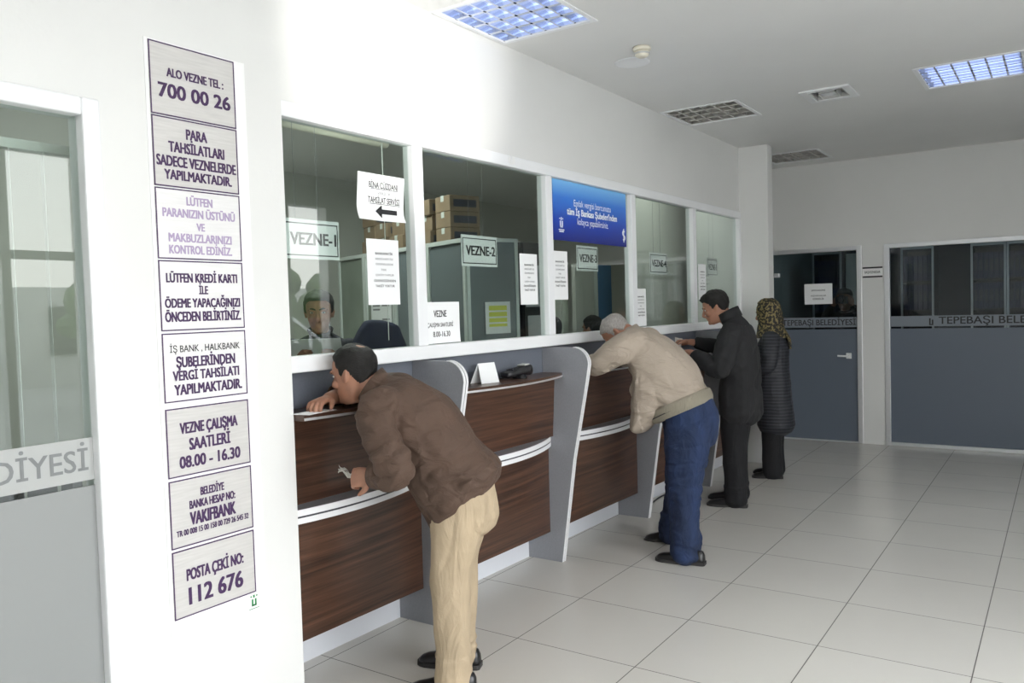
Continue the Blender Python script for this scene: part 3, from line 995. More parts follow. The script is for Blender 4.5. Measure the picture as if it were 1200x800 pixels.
n1 = notice(2.590, 2.893, 1.946, 2.156, [('BİNA CÜZDANI', .56, .17, .30, .62, 'ink', .012), ('VERİLİR', .56, .375, .435, .28, 'greyink'), ('TAHSİLAT SERVİSİ', .56, .49, .62, .68, 'ink', .012)],
            'white sheet with a thick black arrow pointing left on the first window', curl=0.02, skew=0.02)
mb = MB()
mb.box(2.735, 2.838, 2.5585, 2.5600, 1.978, 1.999)
mb.prism([(2.738, 1.960), (2.738, 2.017), (2.698, 1.9885)], lambda p: (p[0], 2.5585, p[1]), lambda p: (p[0], 2.5600, p[1]))
for w0, w1, zz in ((.27, .87, 2.0885), (.24, .90, 2.0205)):
    mb.box(2.595+w0*.3, 2.595+w1*.3, 2.5636, 2.5648, zz, zz+.0022)
mb.build('arrow', 'ink', n1)
KK = [('BANKAMATİK', .53, .20, .235, .55, 'ink', .014), ('KREDİ KARTI İLE', .53, .285, .315, .55, 'greyink'), ('ÖDEMELERDE', .53, .365, .395, .55, 'greyink'), ('TEK', .5, .45, .48, .18, 'greyink'),
      ('ÇEKİM YAPILIR', .53, .53, .56, .58, 'greyink'), ('ÖDENDİĞİNDEN', .53, .615, .65, .68, 'ink', .012), ('TAKSİT YOKTUR', .53, .695, .73, .60, 'ink', .012)]
notice(2.637, 2.846, 1.568, 1.864, KK, 'tall white notice hanging below the arrow sheet on the first window')
notice(3.012, 3.290, 1.372, 1.576, [('VEZNE', .44, .20, .36, .36, 'ink', .016), ('ÇALIŞMA SAATLERİ', .44, .50, .60, .72, 'ink', .006), ('8.00-16.30', .47, .71, .84, .48, 'ink', .012)],
       'white notice reading VEZNE and 8.00-16.30 low in the second window', curl=0.004)
notice(3.862, 4.045, 1.553, 1.845, KK, 'white notice at the right end of the second window beside the dark board')
notice(4.205, 4.398, 1.578, 1.876, KK, 'white notice at the left end of the third window under the blue poster')
notice(5.347, 5.535, 1.376, 1.650, KK, 'white notice low in the fourth window above the grey-haired man')
notice(6.585, 6.76, 1.56, 1.862, KK, 'pale notice in the last window left of its hanging VEZNE-5 sign')
t = thing('blue_poster', (4.73, 2.566, 1.942), 'glossy blue bank tax poster across the top of the third window', 'poster')
MB().box(4.238, 5.225, 2.560, 2.566, 1.942, 2.312).build('print', 'poster', t)
lettering([('Emlak vergisi borcunuzu', 4.74, 2.165, .50, .042), ('kolayca yapabilirsiniz.', 4.74, 2.052, .42, .042)], (0, 2.5598, 0), X, Z, 'whiteprint', t)
lettering([('tüm İş Bankası Şubeleri\'nden', 4.74, 2.108, .68, .042)], (0, 2.5598, 0), X, Z, 'whiteprint', t, bold=0.03)
mb = MB()
def g2(x0, x1, z0, z1):
    mb.box(x0, x1, 2.5585, 2.5602, z0, z1)
g2(4.312, 4.323, 2.02, 2.062); g2(4.335, 4.346, 2.02, 2.062); g2(4.312, 4.346, 2.02, 2.030)
g2(4.306, 4.314, 2.072, 2.079); g2(4.324, 4.333, 2.066, 2.084); g2(4.343, 4.351, 2.072, 2.079)
g2(4.296, 4.362, 2.005, 2.010); g2(4.303, 4.355, 1.993, 2.000)
mb.build('town_emblem', 'whiteprint', t)
mb = MB()
sp_ = [(5.180+0.016*math.cos(a), 2.035+0.016*math.sin(a)) for a in [math.radians(q) for q in range(40, 271, 23)]]+[(5.180+0.016*math.cos(a), 2.003+0.016*math.sin(a)) for a in [math.radians(q) for q in range(90, -141, -23)]]
mb.tube([(a, 2.5595, b) for a, b in sp_], 0.0045, n=6)
mb.tube([(5.180, 2.5595, 1.972), (5.180, 2.5595, 2.066)], 0.0035, n=6)
mb.build('bank_emblem', 'whiteprint', t)

# small torn tape on the head rail
tag(MB().box(3.735, 3.755, 2.533, 2.5349, 2.332, 2.372).box(3.765, 3.795, 2.533, 2.5349, 2.335, 2.375).box(3.748, 3.775, 2.533, 2.5349, 2.328, 2.344).build('tape_scrap', 'sheet'),
    'small torn white tape scrap on the rail above the second window', 'tape')

# far pier plate and door sheet
t = thing('door_plate', (XF-0.004, 1.65, 1.74), 'narrow white name plate with two black bars on the far pier', 'sign')
box(XF-0.006, XF-0.0005, 1.560, 1.752, 1.742, 1.850).build('plate', 'sheet', t)
mb = MB()
mb.box(XF-0.0075, XF-0.005, 1.560, 1.752, 1.836, 1.852); mb.box(XF-0.0075, XF-0.005, 1.560, 1.752, 1.742, 1.758)
mb.build('bars', 'ink', t)
lettering([('BAŞVEZNEDAR', 0, 1.786, .15, .024)], (XF-0.0062, 1.656, 0), -Y, Z, 'ink', t, bold=0.01)
notice(2.352, 2.062, 1.480, 1.700, [('SAYIN HALKIMIZ', .5, .28, .36, .5, 'ink', .01), ('VEZNEDARLAR', .5, .55, .62, .55, 'ink', .006), ('GİREBİLİR', .5, .70, .78, .4, 'ink', .01)],
       'white landscape sheet taped to the glass of the far door', xp=XF+0.0215, group=None)
# ------------------------------------------------------------------ the office behind the panes
ol = lamp(OFF_LAMP, True, 'louvred ceiling light seen through the first window inside the office')
def room_light(name, loc, e, s=0.5, col=(0.96, 1.0, 0.95)):
    o = area(name, loc, (0, 0, 0), s, s, e, col)
    return o
room_light('office_lamp_and_fill', (3.85, 4.05, HC-0.02), 20)
room_light('office_lamp_and_fill', (7.2, 2.98, HC-0.04), 3.2, 0.3)  # added fill behind the last two windows, no fixture there
room_light('office_lamp_and_fill', (6.2, 4.6, HC-0.04), 9)  # added fill for the deeper office, without a fixture
room_light('store_fill', (0.6, 4.3, HC-0.04), 15)  # fill added to brighten the room behind the left door
room_light('archive_fill', (10.3, 1.2, HC-0.04), 1.6, 0.4, (0.55, 0.85, 1.0))  # weak bluish fill added for the archive, no fixture

RD, RN = Vector((0.344, 0.939, 0)), Vector((-0.939, 0.344, 0))
RP = Vector((4.19, 3.20, 0))
def rp(t, d, z):
    return RP+RD*t-RN*d+Z*z
CAB = ['grey office cabinet nearest the black notice board, end face towards the second window',
       'grey office cabinet second in the row, behind the post between first windows',
       'greenish office cabinet with two white sheets taped on it',
       'greenish office cabinet behind the VEZNE-1 sign, farthest in the row']
for i in range(4):
    t0, t1 = 0.5*i, 0.5*i+0.492
    t = thing('office_cabinet', rp((t0+t1)/2, 0.2, 0), CAB[i], 'cabinet', 'row of office cabinets with boxes on top')
    pm_ = 'cab' if i < 2 else 'cabgreen'
    MB().obox(rp((t0+t1)/2, 0.215, 1.0), RD, -RN, Z, t1-t0, 0.40, 1.996).build('carcass', pm_, t)
    mb = MB()
    for tt in (t0+0.014, t1-0.014):
        mb.obox(rp(tt, 0.005, 1.0), RD, -RN, Z, 0.028, 0.03, 2.0)
    for zz in (0.03, 1.985):
        mb.obox(rp((t0+t1)/2, 0.005, zz), RD, -RN, Z, t1-t0-0.056, 0.03, 0.028)
    mb.build('door_frame', 'cabframe', t)
    MB().obox(rp((t0+t1)/2, 0.008, 1.0), RD, -RN, Z, t1-t0-0.06, 0.01, 1.92).build('door_panel', pm_, t)
    mb = MB()
    mb.obox(rp(t1-0.05, -0.02, 1.22), RD, -RN, Z, 0.014, 0.03, 0.10)
    mb.build('handle', 'cabframe', t)
    if i == 0:
        mb = MB()
        for dd in (0.012, 0.40):
            mb.obox(rp(-0.003, dd, 1.0), RD, -RN, Z, 0.012, 0.024, 2.0)
        mb.obox(rp(-0.003, 0.206, 1.988), RD, -RN, Z, 0.012, 0.36, 0.024)
        mb.build('end_trim', 'cabframe', t)

def sheet_on(c, u, w, h, lab, m='paper', lines=(), grp=None, extra=None):
    """flat sheet centred at c with horizontal direction u, facing u x Z"""
    c, u = Vector(c), Vector(u).normalized()
    n = u.cross(Z)
    t = thing('taped_sheet', c-Z*h/2, lab, 'notice', grp)
    MB().obox(c, u, n, Z, w, 0.002, h).build('sheet', m, t)
    if lines:
        lettering([(s_, w*(uc-.5), h*(.5-vb), w*ww, h*(vb-va)) for s_, uc, va, vb, ww in lines], c+n*0.0012, u, Z, 'greyink', t, bold=0.01)
    if extra:
        mb = MB()
        for a, b, d0, d1 in extra[1]:
            mb.obox(c+u*w*((a+b)/2-.5)+Z*h*(.5-(d0+d1)/2)+n*0.0018, u, n, Z, w*(b-a), 0.001, h*(d1-d0))
        mb.build(extra[2], extra[0], t)
    return t
EU = -RN
sheet_on(rp(-0.014, 0.23, 1.475), EU, 0.20, 0.21, 'white sheet with yellow rows taped to the cabinet end behind VEZNE-2', extra=('yellow', [(.14, .86, .12, .27), (.14, .86, .32, .46), (.14, .86, .51, .64), (.14, .86, .69, .78)], 'yellow_rows'))
FU = -RD
sheet_on(rp(1.20, -0.016, 1.50), FU, 0.34, 0.30, 'upper white form sheet taped to the greenish cabinet', extra=('greyink', [(.1, .45, .2, .24), (.1, .45, .3, .34), (.55, .9, .2, .24), (.55, .9, .55, .59), (.1, .45, .6, .64), (.1, .9, .8, .84)], 'printed_rows'))
sheet_on(rp(1.16, -0.016, 1.20), FU, 0.22, 0.26, 'lower white form sheet taped to the greenish cabinet', extra=('greyink', [(.15, .85, .2, .24), (.15, .85, .4, .44), (.15, .6, .6, .64)], 'printed_rows'))

# cardboard boxes on the cabinets
bw_, bd_, bh_ = 0.20, 0.25, 0.112
def cardboard(lab):
    t = thing('cardboard_box', (0, 0, 0), lab, 'box', 'cardboard boxes on the office cabinets')
    MB().box(-bd_/2, bd_/2, -bw_/2, bw_/2, 0, bh_).build('carton', 'card', t, bevel=0.006)
    mb = MB()
    mb.box(-bd_/2-0.001, bd_/2+0.001, -0.02, 0.02, bh_-0.02, bh_+0.001)
    mb.box(-bd_/2-0.0015, bd_/2+0.0015, -0.02, 0.02, bh_-0.04, bh_-0.02)
    mb.build('packing_tape', 'cabframe', t)
    MB().box(-bd_/2+0.03, bd_/2-0.03, -bw_/2-0.002, -bw_/2+0.001, 0.03, bh_-0.03).build('printed_label', 'cardlabel', t)
    return t
slots = [(0.52, 0, .06), (0.52, 1, .06), (0.52, 2, .06), (0.79, 0, .05), (0.79, 1, .07), (0.79, 2, .05), (1.12, 0, .0), (1.12, 1, .02), (1.36, 0, .01), (1.36, 1, .0), (1.62, 0, .0), (1.62, 1, .02), (1.62, 2, .01)]
col_name = {0.52: 'stack nearest the board', 0.79: 'second stack from the board', 1.12: 'pair left of the window post', 1.36: 'pair seen under the arrow sheet', 1.62: 'leftmost stack of three'}
lv = ['bottom', 'middle', 'top']
b0 = None
ang = math.atan2(RD.y, RD.x)-math.pi/2
for tt, k, j in slots:
    top = 2 if any(s[0] == tt and s[1] == 2 for s in slots) else 1
    nm = 'top' if k == top else lv[k]
    lab = '%s cardboard box in the %s on the cabinets' % (nm, col_name[tt])
    if b0 is None:
        b0 = cardboard(lab)
        o = b0
    else:
        o = copy_tree(b0)
        o['label'] = lab
    p = rp(tt, 0.215+j, 2.001+k*(bh_+0.001))
    o.location = p
    o.rotation_euler = (0, 0, ang)
    o['_o'] = tuple(p)

t = thing('notice_cabinet', (4.80, 3.2, 0), 'tall black cabinet with two grey sheets behind the second window', 'cabinet')
box(4.675, 4.93, 3.09, 3.30, 0, 1.99).build('carcass', 'black', t, bevel=0.004)
box(4.68, 4.925, 3.078, 3.089, 0.02, 1.985).build('door', 'black', t, bevel=0.003)
MT['greysheet'] = pm('grey_sheet', (0.42, 0.43, 0.44), 0.6)
sheet_on((4.79, 3.073, 1.685), X, 0.20, 0.29, 'larger grey printed sheet high on the black cabinet', 'greysheet', [('SAYIN', .5, .12, .15, .4), ('MÜKELLEFLER', .5, .22, .25, .7), ('ÖDEME', .5, .33, .36, .4), ('VE', .5, .43, .46, .14), ('BEYAN', .5, .58, .61, .4), ('İŞLEMLERİNİZ', .5, .68, .71, .8), ('YAPILIR', .5, .78, .81, .5)])
sheet_on((4.79, 3.073, 1.375), X, 0.16, 0.21, 'smaller plain grey sheet low on the black cabinet', 'greysheet')

# curtain and blue panel seen through the third window
t = thing('curtain', (6.2, 3.95, 0.0), 'pale green ripple curtain behind the third window', 'curtain')
mb = MB()
N = 90
fr = [(5.86+0.86*i/N, 3.95+0.028*math.sin(i*0.62)+0.01*math.sin(i*1.7)) for i in range(N+1)]
mb.rings([[(a, b, 0.002), (a, b, 1.93), (a, b+0.004, 1.93), (a, b+0.004, 0.002)] for a, b in fr])
mb.build('drape', 'curtain', t, smooth=False)
MB().tube([(5.80, 3.955, 1.945), (6.78, 3.955, 1.945)], 0.014, n=10).build('rail', 'alu', t)
t = thing('partition_screen', (7.26, 3.95, 0), 'grey and blue partition screen right of the curtain behind third window', 'screen')
box(6.90, 7.28, 3.94, 3.98, 0.0, 1.95).build('grey_panel', 'offwall', t)
box(7.31, 7.62, 3.92, 3.96, 0.0, 1.95).build('blue_panel', 'bluepanel', t)
box(7.285, 7.305, 3.91, 3.99, 0, 1.96).build('post', 'cabframe', t)

t = thing('roller_blind', (2.55, 2.69, 2.31), 'cream roller blind rolled up inside the top of the first window', 'blind')
MB().tube([(2.15, 2.69, 2.342), (2.92, 2.69, 2.342)], 0.026, n=14).build('roll', 'cream', t, smooth=True)
MB().tube([(2.865, 2.665, 2.33), (2.868, 2.665, 1.40)], 0.0022, n=6).build('pull_chain', 'blind', t)

# navy chair added in place of a bent figure reflected in the pane
t = thing('chair_stand_in', (3.62, 3.25, 0), 'dark navy chair standing in for a reflected bent figure, low in the first window', 'chair')
mb = MB()
mb.loft([(3.62, 3.38, 0.62), (3.60, 3.41, 0.95), (3.60, 3.42, 1.28), (3.62, 3.42, 1.45)], [(0.22, 0.05), (0.25, 0.06), (0.24, 0.06), (0.15, 0.05)], side=(1, 0, 0), pw=2.6)
mb.build('backrest', 'navy', t, smooth=True)
MB().loft([(3.62, 2.95, 0.54), (3.62, 3.15, 0.54), (3.62, 3.36, 0.54)], [(0.2, 0.05), (0.24, 0.055), (0.22, 0.05)], side=(1, 0, 0), pw=2.8).build('seat', 'navy', t, smooth=True)
mb = MB()
mb.tube([(3.62, 3.16, 0.50), (3.62, 3.16, 0.10)], 0.028, n=10)
for k in range(5):
    a = k*2*math.pi/5
    mb.tube([(3.62, 3.16, 0.10), (3.62+0.28*math.cos(a), 3.16+0.28*math.sin(a), 0.06)], 0.016, n=8)
    mb.ball((3.62+0.28*math.cos(a), 3.16+0.28*math.sin(a), 0.03), 0.03, 0.03, 0.03)
mb.build('swivel_base', 'black', t)
MB().tube([(3.62, 3.34, 0.5), (3.62, 3.44, 0.62), (3.61, 3.46, 0.9)], 0.018, n=8).build('back_bracket', 'black', t)

# vertical blind behind the left door
t = thing('vertical_blind', (0.9, 2.75, 2.12), 'vertical blind of thin pale slats behind the left glass door', 'blind')
box(0.35, 1.50, 2.735, 2.775, 2.085, 2.115).build('head_rail', 'blind', t)
for k in range(9):
    xx = 0.62+0.105*k
    mb = MB()
    mb.obox((xx, 2.755, 1.50), Vector((0.28, 0.96, 0)), Vector((0.96, -0.28, 0)), Z, 0.05, 0.0016, 1.17)
    mb.build('slat', 'blind', t)
t = thing('waiting_desk', (0.75, 3.5, 0), 'pale grey desk with a slanted lamp bracket behind the left door', 'desk')
box(0.1, 1.75, 3.3, 3.9, 0.93, 0.97).build('top', 'lam', t, bevel=0.004)
box(0.12, 0.16, 3.33, 3.87, 0, 0.93).build('side_panel', 'lam', t)
box(1.69, 1.73, 3.33, 3.87, 0, 0.93).build('side_panel', 'lam', t)
box(0.16, 1.69, 3.80, 3.83, 0.3, 0.93).build('back_panel', 'lam', t)
MB().tube([(1.33, 3.5, 0.97), (1.42, 3.5, 1.16), (1.50, 3.5, 0.97)], 0.018, n=8).build('bracket', 'alu', t)

# ------------------------------------------------------------------ archive room behind the far glazing
def binder_cabinet(y0, y1, lab, m='shelfdark', x0=10.9):
    t = thing('archive_cabinet', (x0+0.2, (y0+y1)/2, 0), lab, 'cabinet', 'archive cabinets behind the far glass')
    mb = MB()
    mb.box(x0, x0+0.4, y0, y0+0.018, 0, 2.14); mb.box(x0, x0+0.4, y1-0.018, y1, 0, 2.14)
    mb.box(x0+0.38, x0+0.4, y0, y1, 0, 2.14)
    for z in (0.05, 0.69, 1.03, 1.37, 1.72, 2.12):
        mb.box(x0+0.01, x0+0.38, y0+0.018, y1-0.018, z-0.02, z)
    mb.build('carcass', m, t)
    mb = MB()
    mb.box(x0-0.03, x0-0.004, y0, y0+0.022, 0.02, 2.14); mb.box(x0-0.03, x0-0.004, y1-0.022, y1, 0.02, 2.14)
    mb.box(x0-0.03, x0-0.004, y0+0.022, y1-0.022, 2.10, 2.14)
    mb.build('door_frame', 'alu', t)
    box(x0-0.02, x0-0.016, y0+0.022, y1-0.022, 0.04, 2.10).build('door_pane', 'darkglass', t)
    return t
ACS = [(-0.16, 0.195, 'dark archive cabinet at the right edge of the far window'),
       (0.20, 0.555, 'dark archive cabinet of blue binders second from the right edge'),
       (0.56, 0.915, 'dark archive cabinet of blue binders in the middle of the far window'),
       (1.30, 1.66, 'archive cabinet at the left end of the far window'),
       (2.345, 2.70, 'archive cabinet of blue binders behind the far glass door')]
t = thing('backdrop', (11.2, 2.09, 0), 'added pale grey locker behind the dark figure at the far door', 'backdrop')  # pale panel added behind the figure so that it stands out
box(11.0, 11.4, 1.86, 2.32, 0, 2.10).build('body', 'offwall', t, bevel=.004)
box(10.985, 10.999, 1.87, 2.31, 0.05, 2.08).build('door', 'offwall', t, bevel=.003)
box(10.97, 10.986, 2.25, 2.275, 1.0, 1.12).build('handle', 'darkmetal', t)
MT['spine'] = pm('blue_grey_spine_label', (0.07, 0.09, 0.14), 0.6)
bproto = None
rng = random.Random(3)
for ci, (y0, y1, lab) in enumerate(ACS):
    binder_cabinet(y0, y1, lab)
    for ri, z in enumerate((1.3705, 1.7205)):
        for k in range(6):
            yy = y0+0.044+k*0.0525
            if bproto is None:
                bproto = thing('ring_binder', (0, 0, 0), 'x', 'binder', 'x')
                MB().box(-0.13, 0.13, -0.0235, 0.0235, 0, 0.30).build('cover', 'binder', bproto, bevel=0.003)
                MB().box(-0.1315, -0.1298, -0.016, 0.016, 0.09, 0.22).build('spine_label', 'spine', bproto)
                o = bproto
            else:
                o = copy_tree(bproto)
            o['label'] = 'blue ring binder on the %s shelf of the %s' % (('lower', 'upper')[ri], ['right-edge archive cabinet', 'second archive cabinet from the right', 'middle archive cabinet', 'left-end archive cabinet of far window', 'archive cabinet behind the far door'][ci])
            o['group'] = 'blue binders, %s shelf, cabinet %s' % (('lower', 'upper')[ri], ['at the right edge', 'second from right', 'in the middle', 'at the left end', 'behind the door'][ci])
            o.location = (11.05+rng.uniform(-.01, .01), yy, z)
            o['_o'] = tuple(o.location)

# ------------------------------------------------------------------ small things on the counter
zl = 1.1445
t = thing('tent_card', (3.44, 2.52, zl), 'white folded tent card standing on the second counter ledge', 'card')
cdy = dy(3.45)
A, B, C_ = [(3.395, 2.500+cdy, zl), (3.520, 2.475+cdy, zl)], [(3.413, 2.535+cdy, zl+.105), (3.530, 2.512+cdy, zl+.105)], [(3.395, 2.575+cdy, zl), (3.535, 2.55+cdy, zl)]
def quad_slab(p0, p1, q1, q0, th=0.0015):
    v = [Vector(p) for p in (p0, p1, q1, q0)]
    n = (v[1]-v[0]).cross(v[3]-v[0]).normalized()*th
    return MB().add([*v, *[p+n for p in v]], [(0, 1, 2, 3), (7, 6, 5, 4), (0, 4, 5, 1), (1, 5, 6, 2), (2, 6, 7, 3), (3, 7, 4, 0)])
quad_slab(A[0], A[1], B[1], B[0]).build('front_leaf', 'paper', t)
quad_slab(C_[0], C_[1], B[1], B[0]).build('back_leaf', 'paper', t)
t = thing('card_terminal', (3.74, 2.50, zl), 'black card payment terminal lying on the second counter ledge', 'card terminal')
tdy = dy(3.75)
u1 = Vector((0.98, -0.12, 0.10)).normalized()
v1 = Vector((0.12, 0.99, 0)).normalized()
w1 = u1.cross(v1)
pc = Vector((3.735, 2.515+tdy, zl+0.036))
mb = MB()
rg = []
for s_, wd, hh in ((-.105, .024, .010), (-.098, .034, .016), (-.05, .037, .019), (.02, .038, .022), (.05, .042, .027), (.085, .043, .032), (.10, .038, .026)):
    rg.append([pc+u1*s_+v1*wd*math.copysign(abs(math.cos(a))**.5, math.cos(a))+w1*hh*math.copysign(abs(math.sin(a))**.5, math.sin(a)) for a in [2*math.pi*j/16 for j in range(16)]])
mb.rings(rg)
mb.build('body', 'black', t, smooth=True)
MB().obox(pc+u1*0.066+w1*0.030, u1, v1, w1, 0.045, 0.055, 0.006).build('screen', 'grille', t, bevel=0.002)
mb = MB()
for i in range(4):
    for j in range(3):
        mb.obox(pc+u1*(0.018-0.022*i)+v1*(0.018*(j-1))+w1*0.0205, u1, v1, w1, 0.013, 0.012, 0.005)
mb.build('keypad', 'darkmetal', t)
MB().loft([pc-w1*0.034+u1*0.02, pc-w1*0.026+u1*0.02, pc-w1*0.015+u1*0.02], [(.05, .03), (.045, .028), (.035, .024)], side=v1, sub=2).build('stand', 'black', t, smooth=True)
def flat_paper(c, ang, w, h, lab, th=0.0012, grp=None, m='paper', name='paper_slip'):
    u = Vector((math.cos(ang), math.sin(ang), 0))
    v = Vector((-math.sin(ang), math.cos(ang), 0))
    mb = MB().obox(Vector(c)+Z*th/2, u, v, Z, w, h, th)
    return tag(mb.build(name, m), lab, 'paper', grp)
flat_paper((2.215, 2.47, zl+0.0008), 0.15, 0.17, 0.085, 'white paper slip under the fingers of the man in brown', name='paper_slip')
flat_paper((5.80, 2.46, zl-0.002), -0.1, 0.19, 0.10, 'white form lying on the ledge before the man in charcoal', name='paper_form')
mb = MB()
pts = [(5.50, 2.655, 0.006), (5.62, 2.63, 0.006), (5.75, 2.64, 0.007), (5.90, 2.66, 0.006), (6.1, 2.655, 0.006)]
mb.loft(pts, [(0.006, 0.006)]*5, side=None, n=8, sub=6)
tag(mb.build('cable', 'black', smooth=True), 'thin black cable lying along the kickboard behind the man in jeans', 'cable')

# ------------------------------------------------------------------ the street outside (seen only in the reflections)
struct(box(-20, 30, -30, HALL_Y0-0.06, -0.16, -0.10).build('ground_street', 'ground'))
t = thing('street_building', (6, -17, -0.1), 'pale street building opposite, seen only in reflections', 'building')
box(-14, 26, -19, -16, -0.1, 2.4).build('wall', 'outwall', t)
for k in range(9):
    f = box(-12.5+3.8*k, -10.5+3.8*k, -15.99, -15.93, 0.7, 1.9).build('window', 'darkmetal', t)
for i, (tx, ty, hh) in enumerate(((8.5, -9.0, 2.6), (12.6, -9.2, 2.6), (16.5, -10.0, 2.8))):
    t = thing('street_tree', (tx, ty, -0.1), ['round street tree left of the others, seen in reflections', 'taller street tree between two others, seen in reflections', 'round street tree right of the others, seen in reflections'][i], 'tree')
    MB().tube([(tx, ty, -0.1), (tx+.03, ty, 0.6), (tx, ty+.02, 1.2)], [0.10, 0.08, 0.06], n=8).build('trunk', 'bark', t)
    mb = MB()
    r2 = random.Random(i)
    for k in range(26):
        a, b = r2.uniform(0, 6.28), r2.uniform(-1, 1)
        q = math.sqrt(1-b*b)
        mb.ball((tx+1.0*q*math.cos(a), ty+1.0*q*math.sin(a), hh*0.62+0.75*b), r2.uniform(.3, .5), r2.uniform(.3, .5), r2.uniform(.25, .42), 8, 6)
    mb.build('crown', 'leaf', t)

t = thing('stair_railing', (7.6, -4.2, -0.1), 'white steel stair railing outside, seen only as a reflection in the first window', 'railing')
def st_(u, h):
    return (6.4+2.6*u, -4.2, 0.2+1.7*(1-u)+h)
for hh_ in (0.0, 0.32, 0.64):
    MB().tube([st_(0, hh_), st_(1, hh_)], .025, n=8).build('rail', 'pvc', t)
for k in range(5):
    MB().tube([(st_(k/4, 0)[0], -4.2, -0.1), st_(k/4, 0.64)], .022, n=8).build('baluster', 'pvc', t)
# ------------------------------------------------------------------ people
def remesh(mb, name, m, parent, voxel, it=4, disp=None, fac=0.5, warp=None):
    me = mb.mesh('tmp')
    ob = bpy.data.objects.new('tmp', me)
    COL.objects.link(ob)
    r = ob.modifiers.new('r', 'REMESH')
    r.mode = 'VOXEL'
    r.voxel_size = voxel
    r.use_smooth_shade = True
    if it:
        s_ = ob.modifiers.new('s', 'SMOOTH')
        s_.factor = fac
        s_.iterations = it
    dg = bpy.context.evaluated_depsgraph_get()
    out = bpy.data.meshes.new_from_object(ob.evaluated_get(dg))
    bpy.data.objects.remove(ob)
    bpy.data.meshes.remove(me)
    out.name = name
    if disp:
        n = len(out.vertices)
        co = np.empty(n*3)
        out.vertices.foreach_get('co', co)
        no = np.empty(n*3)
        out.vertex_normals.foreach_get('vector', no)
        co, no = co.reshape(n, 3), no.reshape(n, 3)
        d = np.array([disp(Vector(p)) for p in co])
        co = co+no*d[:, None]
        if warp:
            co = np.array([warp(p) for p in co])
        out.vertices.foreach_set('co', co.ravel())
        out.update()
    out.materials.clear()
    out.materials.append(MT[m])
    out.shade_smooth()
    o = bpy.data.objects.new(name, out)
    COL.objects.link(o)
    o.parent = parent
    o['_o'] = (0, 0, 0)
    return o

def ridged(p, fx, fy, fz, seed=0.0):
    return 1.0-2.0*abs(noise.noise(Vector((p.x*fx+seed, p.y*fy, p.z*fz))))
def soft(p, fx, fy, fz, seed=0.0):
    return noise.noise(Vector((p.x*fx+seed, p.y*fy, p.z*fz)))

def groove(p, across, along, fa, fl, fy, seed=0.0):
    n = noise.noise(Vector((p.dot(across)*fa+seed, p.dot(along)*fl, p.y*fy+seed*.7)))
    return max(0.0, 1.0-abs(n)*2.6)**2
HEAD = [(-.118, .062, .022, .024), (-.106, .084, -.004, .037), (-.086, .089, -.024, .049), (-.060, .087, -.050, .058), (-.030, .088, -.074, .066),
        (0.0, .085, -.092, .071), (.028, .088, -.100, .0745), (.055, .084, -.101, .0755), (.080, .070, -.092, .070), (.100, .048, -.072, .056), (.114, .018, -.040, .034), (.121, -.004, -.018, .012)]
def head_pt(k, th, infl=1.0):
    z, xf, xb, w = HEAD[k]
    cx = -0.008
    c, s_ = math.cos(th), math.sin(th)
    x = cx+((xf-cx) if c > 0 else (cx-xb))*math.copysign(abs(c)**0.92, c)
    return Vector((x*infl, w*s_*infl, z*infl))

